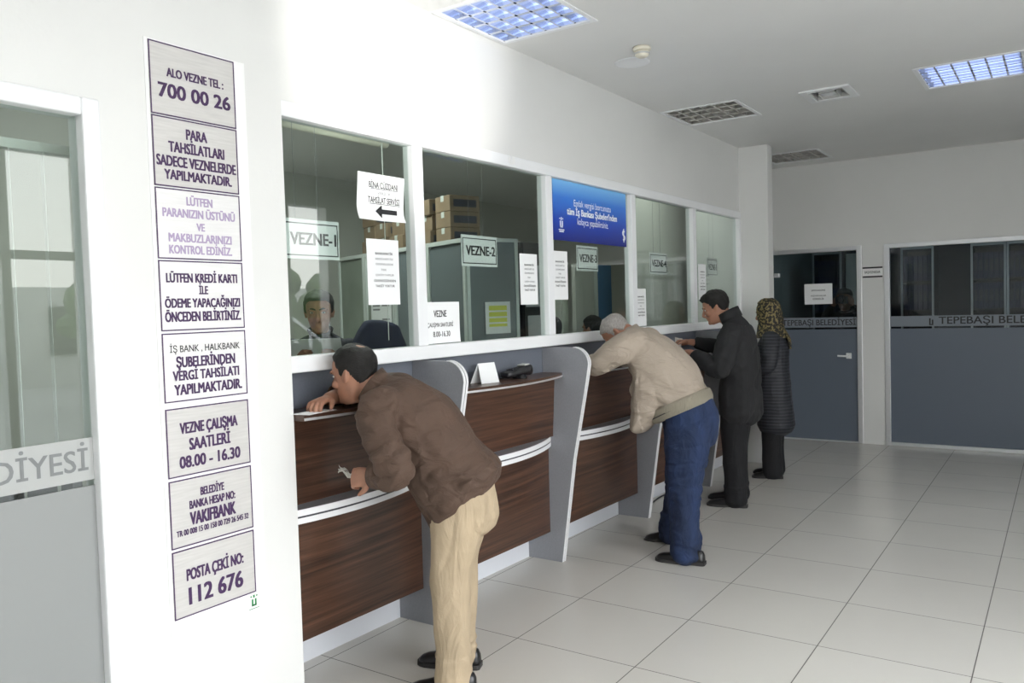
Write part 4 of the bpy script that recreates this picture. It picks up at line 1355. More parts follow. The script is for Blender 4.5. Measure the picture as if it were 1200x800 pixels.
class Head:
    def __init__(s, hc, pitch=0.0, yaw=0.0, roll=0.0, scale=1.0):
        M = Matrix.Rotation(math.radians(yaw), 3, 'Z') @ Matrix.Rotation(math.radians(pitch), 3, 'Y') @ Matrix.Rotation(math.radians(roll), 3, 'X')
        s.M = M*scale
        s.c = Vector(hc)
        s.k = scale
    def w(s, p):
        return s.c+s.M @ Vector(p)
    def body(s, mb):
        n = 28
        mb.rings([[s.w(head_pt(k, 2*math.pi*j/n)) for j in range(n)] for k in range(len(HEAD))])
        k = s.k
        # nose, brow, lips, chin, cheeks, ears
        mb.loft([s.w((.082, 0, .016)), s.w((.096, 0, -.008)), s.w((.108, 0, -.030)), s.w((.098, 0, -.042))], [(.007*k, .008*k), (.010*k, .010*k), (.015*k, .011*k), (.013*k, .008*k)], side=s.M @ Vector((0, 1, 0)), n=12, sub=3)
        for y in (-1, 1):
            mb.ball(s.w((.076, .030*y, .022)), .014*k, .024*k, .009*k, M=s.M.normalized())
            mb.ball(s.w((.060, .040*y, -.030)), .024*k, .020*k, .020*k)
            mb.ball(s.w((-.012, .075*y, -.004)), .019*k, .007*k, .031*k, M=s.M.normalized() @ Matrix.Rotation(-.25, 3, 'Y') @ Matrix.Rotation(-.35*y, 3, 'Z'))
            mb.ball(s.w((-.018, .079*y, .002)), .013*k, .007*k, .022*k, M=s.M.normalized() @ Matrix.Rotation(-.25, 3, 'Y') @ Matrix.Rotation(-.5*y, 3, 'Z'))
        mb.ball(s.w((.086, 0, -.057)), .010*k, .024*k, .006*k, M=s.M.normalized())
        mb.ball(s.w((.084, 0, -.069)), .010*k, .021*k, .006*k, M=s.M.normalized())
        mb.ball(s.w((.080, 0, -.098)), .014*k, .018*k, .014*k)
    def face(s, root, hair):
        k = s.k
        for y in (-1, 1):
            mb = MB().ball(s.w((.0735, .031*y, .004)), .009*k, .012*k, .006*k, 12, 8, M=s.M.normalized())
            mb.build('eye', 'eye', root, smooth=True, local=True)
            mb = MB().ball(s.w((.0815, .031*y, .004)), .0025*k, .005*k, .005*k, 10, 6, M=s.M.normalized())
            mb.build('pupil', 'black', root, smooth=True, local=True)
            mb = MB().loft([s.w((.089, .012*y, .020)), s.w((.087, .032*y, .027)), s.w((.073, .052*y, .019))], [(.004*k, .004*k), (.005*k, .005*k), (.002*k, .003*k)], side=s.M @ Vector((1, 0, 0)), n=8, sub=3)
            mb.build('eyebrow', hair, root, smooth=True, local=True)
    def hair(s, root, m, hairline, thick=0.010, rough=0.004, bald=None, name='hair', seed=0.0, front_tuft=0.0):
        """closed shell over the skull that dips under the skin outside the hairline"""
        n, K = 64, 40
        rg = []
        for i in range(K+1):
            u = i/K*(len(HEAD)-2)+1
            k0 = int(min(u, len(HEAD)-2))
            t = u-k0
            row = []
            for j in range(n):
                th = 2*math.pi*j/n
                p = head_pt(k0, th)*(1-t)+head_pt(k0+1, th)*t
                zmin = hairline(p)
                q = (p.z-zmin)/0.010
                a = max(0.0, min(1.0, q))
                if bald:
                    a *= bald(p)
                nn = noise.noise(Vector((p.x*60+seed, p.y*60, p.z*22)))
                off = -0.007+a*(0.007+thick+rough*nn)+a*front_tuft*max(0, p.x-.03)*max(0, p.z-.05)*300
                d = Vector((p.x+0.008, p.y, p.z*0.9 if p.z > 0 else p.z*0.2)).normalized()
                row.append(s.w(p+d*off))
            rg.append(row)
        mb = MB().rings(rg)
        return mb.build(name, m, root, smooth=True, local=True)

def std_hairline(front=.068, temple=.038, ear=.004, nape=-.058):
    xs_ = [-.11, -.055, -.025, .012, .03, .06, .11]
    zs = [nape, nape+.004, ear+.002, ear-.014, temple, front, front]
    def f(p):
        return float(np.interp(p.x, xs_, zs))
    return f

def hand(mb, wrist, d, back, thumb=1, curl=(20, 25, 20), k=1.0, spread=0.06, thumb_in=0.0):
    """palm from the wrist along d; back = direction out of the back of the hand; thumb=+1 puts it on the +(d x back) side"""
    w = Vector(wrist)
    d = Vector(d).normalized()
    b = Vector(back)
    b = (b-b.dot(d)*d).normalized()
    s_ = d.cross(b)*thumb
    mb.loft([w-d*.03*k, w, w+d*.03*k, w+d*.065*k, w+d*.092*k], [(.026*k, .020*k), (.027*k, .018*k), (.036*k, .017*k), (.041*k, .015*k), (.039*k, .011*k)], side=s_, n=16, sub=3)
    for i, (o, L) in enumerate(zip((.030, .010, -.010, -.029), (.070, .078, .072, .057))):
        p = w+d*(.086 if i in (1, 2) else .080)*k+s_*o*k
        dr = (d+s_*o/.03*spread).normalized()
        a = 0.0
        pts = [p-dr*.02*k, p]
        for q, c in zip((.44, .31, .25), curl):
            a += math.radians(c*(1+0.1*(i-1)))
            v = dr*math.cos(a)-b*math.sin(a)
            pts.append(pts[-1]+v*L*q*k)
        r = .0092*k*(1.0 if i < 3 else .88)
        mb.loft(pts, [(r, r), (r, r), (r*.98, r*.95), (r*.9, r*.85), (r*.75, r*.7)], side=s_, n=10, sub=3)
    p = w+d*.018*k+s_*.022*k
    v1_ = (d*.62+s_*.72-b*(.25+thumb_in)).normalized()
    v2_ = (d*.90+s_*.28-b*(.30+thumb_in)).normalized()
    mb.loft([p, p+v1_*.034*k, p+v1_*.034*k+v2_*.034*k, p+v1_*.034*k+v2_*.060*k], [(.016*k, .015*k), (.0125*k, .012*k), (.011*k, .010*k), (.008*k, .007*k)], side=b, n=10, sub=3)

def shoe(root, heel, yaw=0.0, L=0.275, pitch=0.0, m='leather', k=1.0):
    h = Vector(heel)
    M = Matrix.Rotation(math.radians(yaw), 3, 'Z') @ Matrix.Rotation(math.radians(pitch), 3, 'Y')
    piv = Vector((L*0.72, 0, 0))
    def w(p):
        return h+Matrix.Rotation(math.radians(yaw), 3, 'Z') @ (Matrix.Rotation(math.radians(pitch), 3, 'Y') @ (Vector(p)-piv)+piv)
    st = [(0, .022, .062), (.03, .030, .080), (.10, .034, .088), (.25, .034, .090), (.40, .037, .080), (.55, .042, .064), (.72, .047, .052), (.85, .044, .046), (.94, .034, .038), (.985, .020, .028), (1.0, .008, .020)]
    n = 20
    rg, sg = [], []
    for t, wd, hh in st:
        row, rs = [], []
        for j in range(n):
            th = 2*math.pi*j/n
            c, s_ = math.cos(th), math.sin(th)
            row.append(w((t*L, wd*k*math.copysign(abs(c)**.8, c), .014+(hh-.014)*k*max(0, s_)**.85 if s_ > 0 else .010)))
            rs.append(w((t*(L+.010)-.005, (wd+.004)*k*math.copysign(abs(c)**.7, c), (.018 if t > .3 else .020) if s_ > 0 else (0.0005 if not .30 < t < .5 else .004))))
        rg.append(row)
        sg.append(rs)
    o = MB().rings(rg).build('shoe', m, root, smooth=True, local=True)
    o['_o'] = (0, 0, 0)
    s2 = MB().rings(sg).build('sole', 'sole', o, smooth=False, local=True)
    mb = MB()
    for t in (.36, .43, .50):
        z = float(np.interp(t, [q[0] for q in st], [q[2] for q in st]))
        mb.tube([w((t*L, -.018*k, z*k-.004)), w((t*L+.004, 0, z*k+.0025)), w((t*L, .018*k, z*k-.004))], .0022, n=6)
    mb.build('laces', 'black', o, smooth=True, local=True)
    return o

def band(mb, c, nrm, ax, rx, ry, h, th, n=40, a0=0.0, a1=360.0, flare=0.0):
    """closed or open collar strip round an axis"""
    c, nrm, ax = Vector(c), Vector(nrm).normalized(), Vector(ax)
    ax = (ax-ax.dot(nrm)*nrm).normalized()
    ay = nrm.cross(ax)
    full = abs(a1-a0) >= 359.9
    rg = []
    for i in range(n+(0 if full else 1)):
        a = math.radians(a0+(a1-a0)*i/n)
        e = ax*math.cos(a)*rx+ay*math.sin(a)*ry
        u = e.normalized()
        rg.append([c+e-nrm*h/2, c+e+u*th-nrm*h/2, c+e+u*(th+flare)+nrm*h/2, c+e+u*flare+nrm*h/2])
    if full:
        rg.append(rg[0])
        return mb.rings(rg, cap=False)
    return mb.rings(rg)

def new_person(label, base, az, group=None):
    return thing('person', (base[0], base[1], 0), label, 'person', group, rotz=math.radians(az))
LFT = (0, 1, 0)

# ---- man in the brown shirt ------------------------------------------------------------
def man_brown():
    R = new_person('person in a brown shirt and khaki trousers, bent low over the first counter', (2.56, 2.05), 118)
    hd = Head((.400, 0, 1.285), pitch=9, yaw=-20)
    mb = MB()
    hd.body(mb)
    mb.loft([(-.05, 0, .80), (-.02, 0, .92), (.08, 0, 1.05), (.19, 0, 1.16), (.26, 0, 1.21)], [(.14, .09), (.14, .09), (.14, .09), (.15, .08), (.07, .06)], side=LFT)
    mb.loft([(.24, 0, 1.18), (.315, 0, 1.225), (.375, 0, 1.265)], [(.062, .060), (.058, .060), (.056, .060)], side=LFT)
    mb.loft([(.22, .10, 1.17), (.248, .185, 1.135), (.212, .25, 1.035), (.172, .272, .955), (.19, .25, .915), (.235, .225, .912), (.275, .20, .908)], [(.045, .045), (.042, .042), (.040, .040), (.042, .042), (.040, .040), (.034, .034), (.027, .022)], side=(0, 0, 1))
    mb.loft([(.25, -.12, 1.18), (.33, -.20, 1.18), (.42, -.23, 1.18), (.47, -.16, 1.19), (.505, -.075, 1.186), (.525, -.025, 1.182)], [(.05, .05), (.045, .045), (.042, .042), (.038, .038), (.032, .032), (.027, .022)], side=(0, 0, 1))
    hand(mb, (.285, .192, .905), (.82, -.30, -.12), (.25, .85, .35), thumb=-1, curl=(45, 40, 25), thumb_in=.2)
    hand(mb, (.528, -.015, 1.182), (.12, .98, -.05), (.1, .05, 1), thumb=-1, curl=(22, 38, 22))
    for l in (.07, -.15):
        mb.loft([(-.03, .07 if l > 0 else -.08, .80), (-.01, .07 if l > 0 else -.11, .64), (.015, l*.95, .46), (.015, l, .2), (.015 if l > 0 else .03, l, .07)], [(.06, .07), (.06, .065), (.05, .055), (.048, .052), (.036, .038)], side=LFT)
    remesh(mb, 'body', 'skin', R, .0042, 3)
    hd.face(R, 'hairblack')
    hd.hair(R, 'hairblack', std_hairline(.074, .05, .006, -.052), .007, .004, bald=lambda p: 1.0-0.75*math.exp(-((p.x+.055)**2+(p.y*1.1)**2)/.0011)*(1 if p.z > .05 else 0))
    # shirt
    mb = MB()
    mb.loft([(-.050, 0, .772), (.022, 0, .862), (.095, 0, .985), (.170, 0, 1.10), (.235, 0, 1.18), (.285, 0, 1.225)], [(.195, .180, .165), (.192, .165, .175), (.182, .135, .178), (.185, .115, .16), (.165, .10, .115), (.070, .06, .065)], side=LFT, pw=2.25, round_cap=True)
    mb.loft([(.235, .13, 1.185), (.258, .20, 1.135), (.215, .258, 1.035), (.172, .278, .955), (.185, .262, .918), (.234, .230, .912)], [(.082, .078), (.078, .070), (.070, .066), (.070, .064), (.062, .060), (.050, .050)], side=(1, 0, 0))
    mb.loft([(.235, -.12, 1.195), (.32, -.21, 1.195), (.41, -.235, 1.185), (.462, -.165, 1.188), (.492, -.105, 1.186)], [(.085, .078), (.08, .07), (.066, .062), (.056, .054), (.050, .046)], side=(0, 0, 1))
    ax = Vector((.54, 0, .84)).normalized()
    def dsp(p):
        along = p.dot(ax)
        q = p-ax*along
        e = .006*ridged(Vector((along*7+p.y*5, p.y*5, q.x*6)), 1, 1, 1, 2)+.006*soft(p, 9, 5, 9, 4)
        if p.y > .18:
            e += .009*ridged(p, 13, 6, 15, 9)
        if p.y < .17 and p.z < .95:
            e += .005*soft(Vector((along*3, p.y*14, q.x*10)), 1, 1, 1, 3)
        arm_ = p.y > .18
        g_ = groove(p, Vector((.2, .1, 1)), Vector((1, 0, 0)), 15, 5, 6, 3) if arm_ else groove(p, Vector((.62, 0, -.78)), Vector((.78, 0, .62)), 9, 2.2, 4, 6)
        e -= (.011 if arm_ else .0075)*g_
        return e
    sh = remesh(mb, 'shirt', 'brownshirt', R, .0065, 3, dsp, warp=lambda p: (p[0], p[1], p[2]+.095*min(1, max(0, (1.02-p[2])/.22))*min(1, max(0, (.06-p[0])/.2))))
    mb = MB()
    band(mb, (.315, 0, 1.232), (.72, 0, .55), (0, 1, 0), .066, .064, .042, .007, flare=.010)
    c_ = mb.build('collar', 'brownshirt', sh, smooth=True, local=True)
    mb = MB()
    band(mb, (.240, .222, .914), (.86, -.48, -.04), (0, 0, 1), .050, .050, .060, .006)
    mb.build('cuff', 'brownshirt', sh, smooth=True, local=True)
    mb = MB()
    band(mb, (.494, -.10, 1.186), (.35, .93, 0), (0, 0, 1), .047, .047, .05, .006)
    mb.build('cuff', 'brownshirt', sh, smooth=True, local=True)
    # trousers
    mb = MB()
    mb.loft([(.02, 0, .955), (-.015, 0, .89), (-.038, 0, .81), (-.045, 0, .70)], [(.11, .06, .06), (.15, .11, .115), (.162, .125, .138), (.165, .135, .132)], side=LFT)
    mb.loft([(-.035, .07, .78), (-.012, .075, .66), (.012, .07, .50), (.012, .065, .35), (.016, .062, .2), (.018, .06, .045)], [(.10, .125), (.098, .108), (.082, .084), (.080, .076), (.078, .072), (.078, .070)], side=LFT)
    mb.loft([(-.035, -.08, .78), (-.01, -.11, .66), (.018, -.14, .50), (.02, -.15, .35), (.03, -.155, .2), (.035, -.16, .045)], [(.10, .125), (.098, .105), (.082, .084), (.080, .076), (.078, .072), (.078, .070)], side=LFT)
    def dt(p):
        e = .004*soft(p, 18, 12, 3, 2)+.005*ridged(p, 9, 9, 4, 1)*(1 if p.z < .6 else .4)
        if p.z < .16:
            e += .006*ridged(p, 6, 6, 22, 5)
        e -= .006*groove(p, Vector((.9, .5, .25)), Vector((0, 0, 1)), 12, 2.5, 3, 5)
        return e
    tr = remesh(mb, 'trousers', 'khaki', R, .0075, 3, dt)
    shoe(R, (-.075, .06, 0), yaw=4, L=.275)
    shoe(R, (-.055, -.165, 0), yaw=-8, L=.275)
    return R
man_brown()
def local_pt(base, az, p):
    a = math.radians(az)
    return Vector((base[0]+p[0]*math.cos(a)-p[1]*math.sin(a), base[1]+p[0]*math.sin(a)+p[1]*math.cos(a), p[2]))
# banknotes in his hand
c0 = local_pt((2.56, 2.05), 118, (.395, .150, .905))
t = thing('banknotes', c0-Z*0.02, 'crumpled pale banknotes held in the left hand of the man in brown', 'banknotes')
for k in range(3):
    mb = MB()
    u = Vector((-.55+.1*k, .55, .25+.12*k)).normalized()
    v = Vector((.5, .55-.1*k, -.35)).normalized()
    N = 8
    rg = []
    for i in range(N+1):
        f = i/N-.5
        q = c0+u*f*.075+Z*(.004*k+.006*math.sin(i*1.3+k))
        rg.append([q-v*.02, q+v*.02+Z*.006*math.cos(i*.9+k), q+v*.02+Z*(.0012+.006*math.cos(i*.9+k)), q-v*.02+Z*.0012])
    mb.rings(rg).build('note', 'banknote', t)

# ---- man in beige jacket and jeans --------------------------------------------------------
def man_beige():
    R = new_person('grey-haired person in a beige jacket and blue jeans leaning head down on the counter', (4.55, 2.13), 97)
    hd = Head((.165, 0, 1.362), pitch=55, yaw=4, scale=.97)
    mb = MB()
    hd.body(mb)
    mb.loft([(-.27, 0, .86), (-.2, 0, .98), (-.12, 0, 1.1), (-.03, 0, 1.23), (.04, 0, 1.31)], [(.14, .09), (.14, .1), (.14, .1), (.15, .09), (.07, .06)], side=LFT)
    mb.loft([(.02, 0, 1.29), (.08, 0, 1.34), (.135, 0, 1.37)], [(.06, .06), (.06, .06), (.058, .06)], side=LFT)
    for s_ in (1, -1):
        mb.loft([(.02, .12*s_, 1.28), (.12, .22*s_, 1.24), (.235, .235*s_, 1.19), (.29, .14*s_, 1.185), (.32, .04*s_, 1.178)], [(.05, .05), (.045, .045), (.042, .04), (.036, .034), (.027, .022)], side=(0, 0, 1))
        hand(mb, (.325, .03*s_, 1.176), (.25, -.96*s_, -.02), (0, 0, 1), thumb=s_, curl=(16, 22, 14))
    for l0, k_, a_ in ((.085, (-.27, .10), (-.28, .10)), (-.085, (-.17, -.17), (-.07, -.25))):
        mb.loft([(-.28, l0, .82), (k_[0]-.02, k_[1], .62), (k_[0], k_[1], .45), (a_[0]*.6+k_[0]*.4, a_[1], .22), (a_[0], a_[1], .09)], [(.075, .08), (.07, .075), (.055, .06), (.05, .055), (.038, .04)], side=LFT)
    remesh(mb, 'body', 'skin', R, .0045, 3)
    hd.face(R, 'hairgrey')
    hd.hair(R, 'hairgrey', std_hairline(.072, .045, .0, -.066), .006, .004, seed=3)
    # jacket
    mb = MB()
    mb.loft([(-.205, 0, .945), (-.155, 0, 1.04), (-.085, 0, 1.145), (-.015, 0, 1.24), (.05, 0, 1.315), (.085, 0, 1.345)], [(.20, .175, .185), (.215, .175, .195), (.22, .16, .185), (.215, .13, .155), (.16, .10, .105), (.080, .07, .07)], side=LFT, pw=2.2)
    mb.loft([(-.06, 0, 1.21), (-.05, .015, 1.09), (-.05, .025, .97), (-.02, .03, .875), (.025, .035, .785)], [(.19, .19, .11), (.21, .20, .11), (.205, .18, .11), (.185, .115, .09), (.14, .035, .035)], side=LFT)
    for s_ in (1, -1):
        mb.loft([(.0, .12*s_, 1.30), (.085, .205*s_, 1.262), (.185, .235*s_, 1.20), (.236, .215*s_, 1.182), (.285, .13*s_, 1.186), (.312, .06*s_, 1.18)], [(.098, .09), (.088, .085), (.068, .066), (.060, .056), (.052, .046), (.044, .036)], side=(0, 0, 1))
    ax = Vector((.55, 0, .83)).normalized()
    def dj(p):
        a = p.dot(ax)
        w = max(0, 1-abs(p.z-1.02)/.16)
        e = .006*soft(p, 5, 4, 5, 1)+.005*ridged(Vector((p.x*1.5+p.z*1.2, p.y*2.5, p.z*9-p.x*5)), 1, 1, 1, 2)
        # gathered pleats rising from the waist and pulls under the arm
        q = Vector((p.x*3, math.atan2(p.y, .2)*6, 0))
        e += .009*w*ridged(Vector((p.x*1.0+p.z*1.2, p.y*7, p.z*9-p.x*6)), 1, 1, 1, 7)
        if p.x > -.03 and p.z < 1.15:
            e += .008*ridged(Vector((p.x*16, p.y*9, p.z*5)), 1, 1, 1, 2)
        wt = min(1, max(0, (1.30-p.z)/.25))
        e -= .012*wt*groove(p, Vector((.50, 0, -.86)), Vector((-.86, 0, -.50)), 8, 1.1, 1.8, 2)
        e -= .003*groove(p, Vector((.3, .3, 1)), Vector((1, 0, 0)), 8, 3, 3, 9)
        return e
    jk = remesh(mb, 'jacket', 'beige', R, .0068, 7, dj)
    mb = MB()
    band(mb, (.085, 0, 1.345), (.66, 0, .66), (0, 1, 0), .074, .068, .045, .009, flare=.002)
    mb.build('collar', 'beige', jk, smooth=True, local=True)
    # ribbed hem band
    mb = MB()
    mb.loft([(-.237, 0, .885), (-.228, 0, .905), (-.212, 0, .938), (-.205, 0, .953)], [(.200, .186, .186), (.210, .198, .198), (.212, .198, .200), (.206, .186, .192)], side=LFT, pw=2.2, round_cap=False, n=40)
    mb2 = mb.build('waistband', 'rib', jk, smooth=True, local=True)
    mb = MB()
    mb.loft([(-.2215, 0, .915), (-.2185, 0, .921)], [(.2115, .2, .2), (.2115, .2, .2)], side=LFT, pw=2.2, round_cap=False, n=40)
    mb.build('stripe', 'sole', jk, smooth=True, local=True)
    # jeans
    mb = MB()
    mb.loft([(-.245, 0, .935), (-.275, 0, .86), (-.28, 0, .74)], [(.172, .155, .15), (.182, .165, .165), (.175, .155, .15)], side=LFT)
    mb.loft([(-.285, .088, .80), (-.275, .098, .66), (-.262, .10, .48), (-.258, .10, .3), (-.262, .10, .18), (-.262, .10, .045)], [(.105, .14), (.104, .128), (.092, .10), (.086, .09), (.086, .086), (.084, .082)], side=LFT)
    mb.loft([(-.265, -.085, .80), (-.22, -.13, .66), (-.17, -.175, .48), (-.13, -.215, .3), (-.10, -.24, .18), (-.075, -.258, .06)], [(.105, .14), (.10, .12), (.09, .095), (.086, .088), (.084, .084), (.082, .080)], side=LFT)
    def dn(p):
        e = .005*ridged(p, 9, 9, 7, 3)+.004*soft(p, 14, 12, 6, 2)
        if p.z < .2:
            e += .008*ridged(p, 5, 5, 20, 6)
        if .38 < p.z < .62:
            e += .006*ridged(p, 5, 5, 18, 8)
        e -= .008*groove(p, Vector((.25, 0, 1)), Vector((1, 0, 0)), 13 if p.z < .62 else 8, 3, 4, 5)*(1 if p.z < .62 else .7)
        return e
    je = remesh(mb, 'jeans', 'denim', R, .0078, 3, dn)
    shoe(R, (-.372, .10, 0), yaw=0, L=.29)
    shoe(R, (-.175, -.262, 0), yaw=-6, L=.29, pitch=8)
    return R
man_beige()

# ---- man in charcoal jacket ----------------------------------------------------------------
def man_charcoal():
    R = new_person('black-haired person in a charcoal jacket and black trousers standing at the fourth counter bay', (6.0, 2.08), 97)
    hd = Head((.122, 0, 1.495), pitch=20, yaw=6)
    mb = MB()
    hd.body(mb)
    mb.loft([(-.04, 0, .85), (-.05, 0, 1.0), (-.05, 0, 1.15), (-.03, 0, 1.3), (.0, 0, 1.38)], [(.14, .09), (.13, .09), (.15, .09), (.16, .085), (.07, .06)], side=LFT)
    mb.loft([(-.005, 0, 1.36), (.04, 0, 1.42), (.085, 0, 1.46)], [(.060, .062), (.058, .06), (.056, .058)], side=LFT)
    mb.loft([(-.03, .15, 1.32), (.0, .235, 1.18), (.03, .255, 1.06), (.15, .22, 1.10), (.26, .17, 1.155), (.30, .15, 1.165)], [(.05, .05), (.045, .045), (.042, .042), (.038, .036), (.028, .024), (.026, .021)], side=(1, 0, 0))
    mb.loft([(-.03, -.15, 1.32), (.05, -.24, 1.22), (.13, -.25, 1.16), (.24, -.20, 1.19), (.34, -.155, 1.222), (.365, -.145, 1.225)], [(.05, .05), (.045, .045), (.042, .042), (.036, .034), (.027, .024), (.026, .021)], side=(0, 0, 1))
    hand(mb, (.305, .148, 1.165), (.96, -.25, -.08), (0, .25, 1), thumb=1, curl=(24, 30, 20))
    hand(mb, (.365, -.145, 1.226), (.97, .22, -.06), (0, -.55, .8), thumb=-1, curl=(48, 45, 25), thumb_in=.25)
    for l, f0 in ((.09, -.02), (-.10, .02)):
        mb.loft([(-.04, l*.9, .84), (-.03+f0, l, .62), (-.01+f0, l, .42), (-.02+f0, l, .2), (-.03+f0, l, .07)], [(.075, .08), (.065, .07), (.05, .055), (.05, .055), (.038, .04)], side=LFT)
    remesh(mb, 'body', 'skin', R, .0045, 3)
    hd.face(R, 'hairblack')
    hd.hair(R, 'hairblack', std_hairline(.062, .036, .004, -.070), .016, .007, seed=8, front_tuft=.02)
    mb = MB()
    mb.loft([(-.055, 0, .695), (-.055, 0, .82), (-.055, 0, 1.0), (-.05, 0, 1.15), (-.035, 0, 1.28), (-.015, 0, 1.36), (.0, 0, 1.41)], [(.215, .155, .155), (.212, .155, .152), (.205, .145, .148), (.215, .14, .142), (.205, .125, .125), (.14, .09, .095), (.078, .065, .07)], side=LFT, pw=2.35)
    mb.loft([(-.03, .155, 1.315), (-.008, .228, 1.21), (.015, .258, 1.09), (.05, .262, 1.045), (.13, .235, 1.085), (.225, .19, 1.135)], [(.085, .078), (.082, .078), (.076, .074), (.072, .072), (.062, .060), (.052, .050)], side=(1, 0, 0))
    mb.loft([(-.03, -.155, 1.32), (.04, -.235, 1.235), (.125, -.255, 1.175), (.22, -.215, 1.195), (.31, -.17, 1.22)], [(.085, .08), (.078, .074), (.068, .064), (.056, .054), (.048, .046)], side=(0, 0, 1))
    def dc(p):
        return .005*soft(p, 7, 7, 4, 5)+.005*ridged(p, 8, 6, 5, 1)+(.006*ridged(p, 12, 5, 14, 2) if p.y > .18 else 0)-.008*groove(p, Vector((.5, .2, .4)), Vector((-.3, 0, 1)), 10, 2.5, 4, 4)
    jk = remesh(mb, 'jacket', 'charcoal', R, .0075, 4, dc)
    mb = MB()
    band(mb, (.012, 0, 1.432), (.45, 0, .89), (0, 1, 0), .076, .072, .075, .010, flare=.002)
    mb.build('collar', 'charcoal', jk, smooth=True, local=True)
    MB().ball((-.115, .07, 1.352), .004, .012, .005).build('badge', 'alu', jk, local=True)
    mb = MB()
    mb.loft([(-.05, 0, .90), (-.045, 0, .80), (-.04, 0, .70)], [(.16, .12), (.17, .125), (.16, .12)], side=LFT)
    mb.loft([(-.04, .085, .78), (-.028, .09, .60), (-.022, .09, .42), (-.025, .09, .22), (-.028, .09, .045)], [(.10, .12), (.095, .108), (.086, .092), (.084, .084), (.088, .080)], side=LFT)
    mb.loft([(-.03, -.085, .78), (-.0, -.095, .60), (.012, -.10, .42), (.005, -.10, .22), (.0, -.10, .045)], [(.10, .12), (.095, .105), (.086, .09), (.084, .084), (.088, .080)], side=LFT)
    remesh(mb, 'trousers', 'blackcloth', R, .008, 3, lambda p: .005*ridged(p, 9, 9, 5, 3)+(.006*ridged(p, 5, 5, 22, 6) if p.z < .16 else 0))
    shoe(R, (-.105, .09, 0), yaw=4, L=.29)
    shoe(R, (-.06, -.10, 0), yaw=-4, L=.29)
    return R
man_charcoal()
c0 = local_pt((6.0, 2.08), 97, (.470, -.115, 1.232))
t = thing('folded_notes', c0-Z*0.03, 'pale folded notes held out by the man in the charcoal jacket', 'banknotes')
for k in range(2):
    u = Vector((-.15, .95, .1+.2*k)).normalized()
    v = Vector((.2-.3*k, .1, .9)).normalized()
    v = (v-v.dot(u)*u).normalized()
    MB().obox(c0+Vector((.006*k, 0, .004*k)), u, v, u.cross(v), .10, .06, .002).build('note', 'banknote', t)

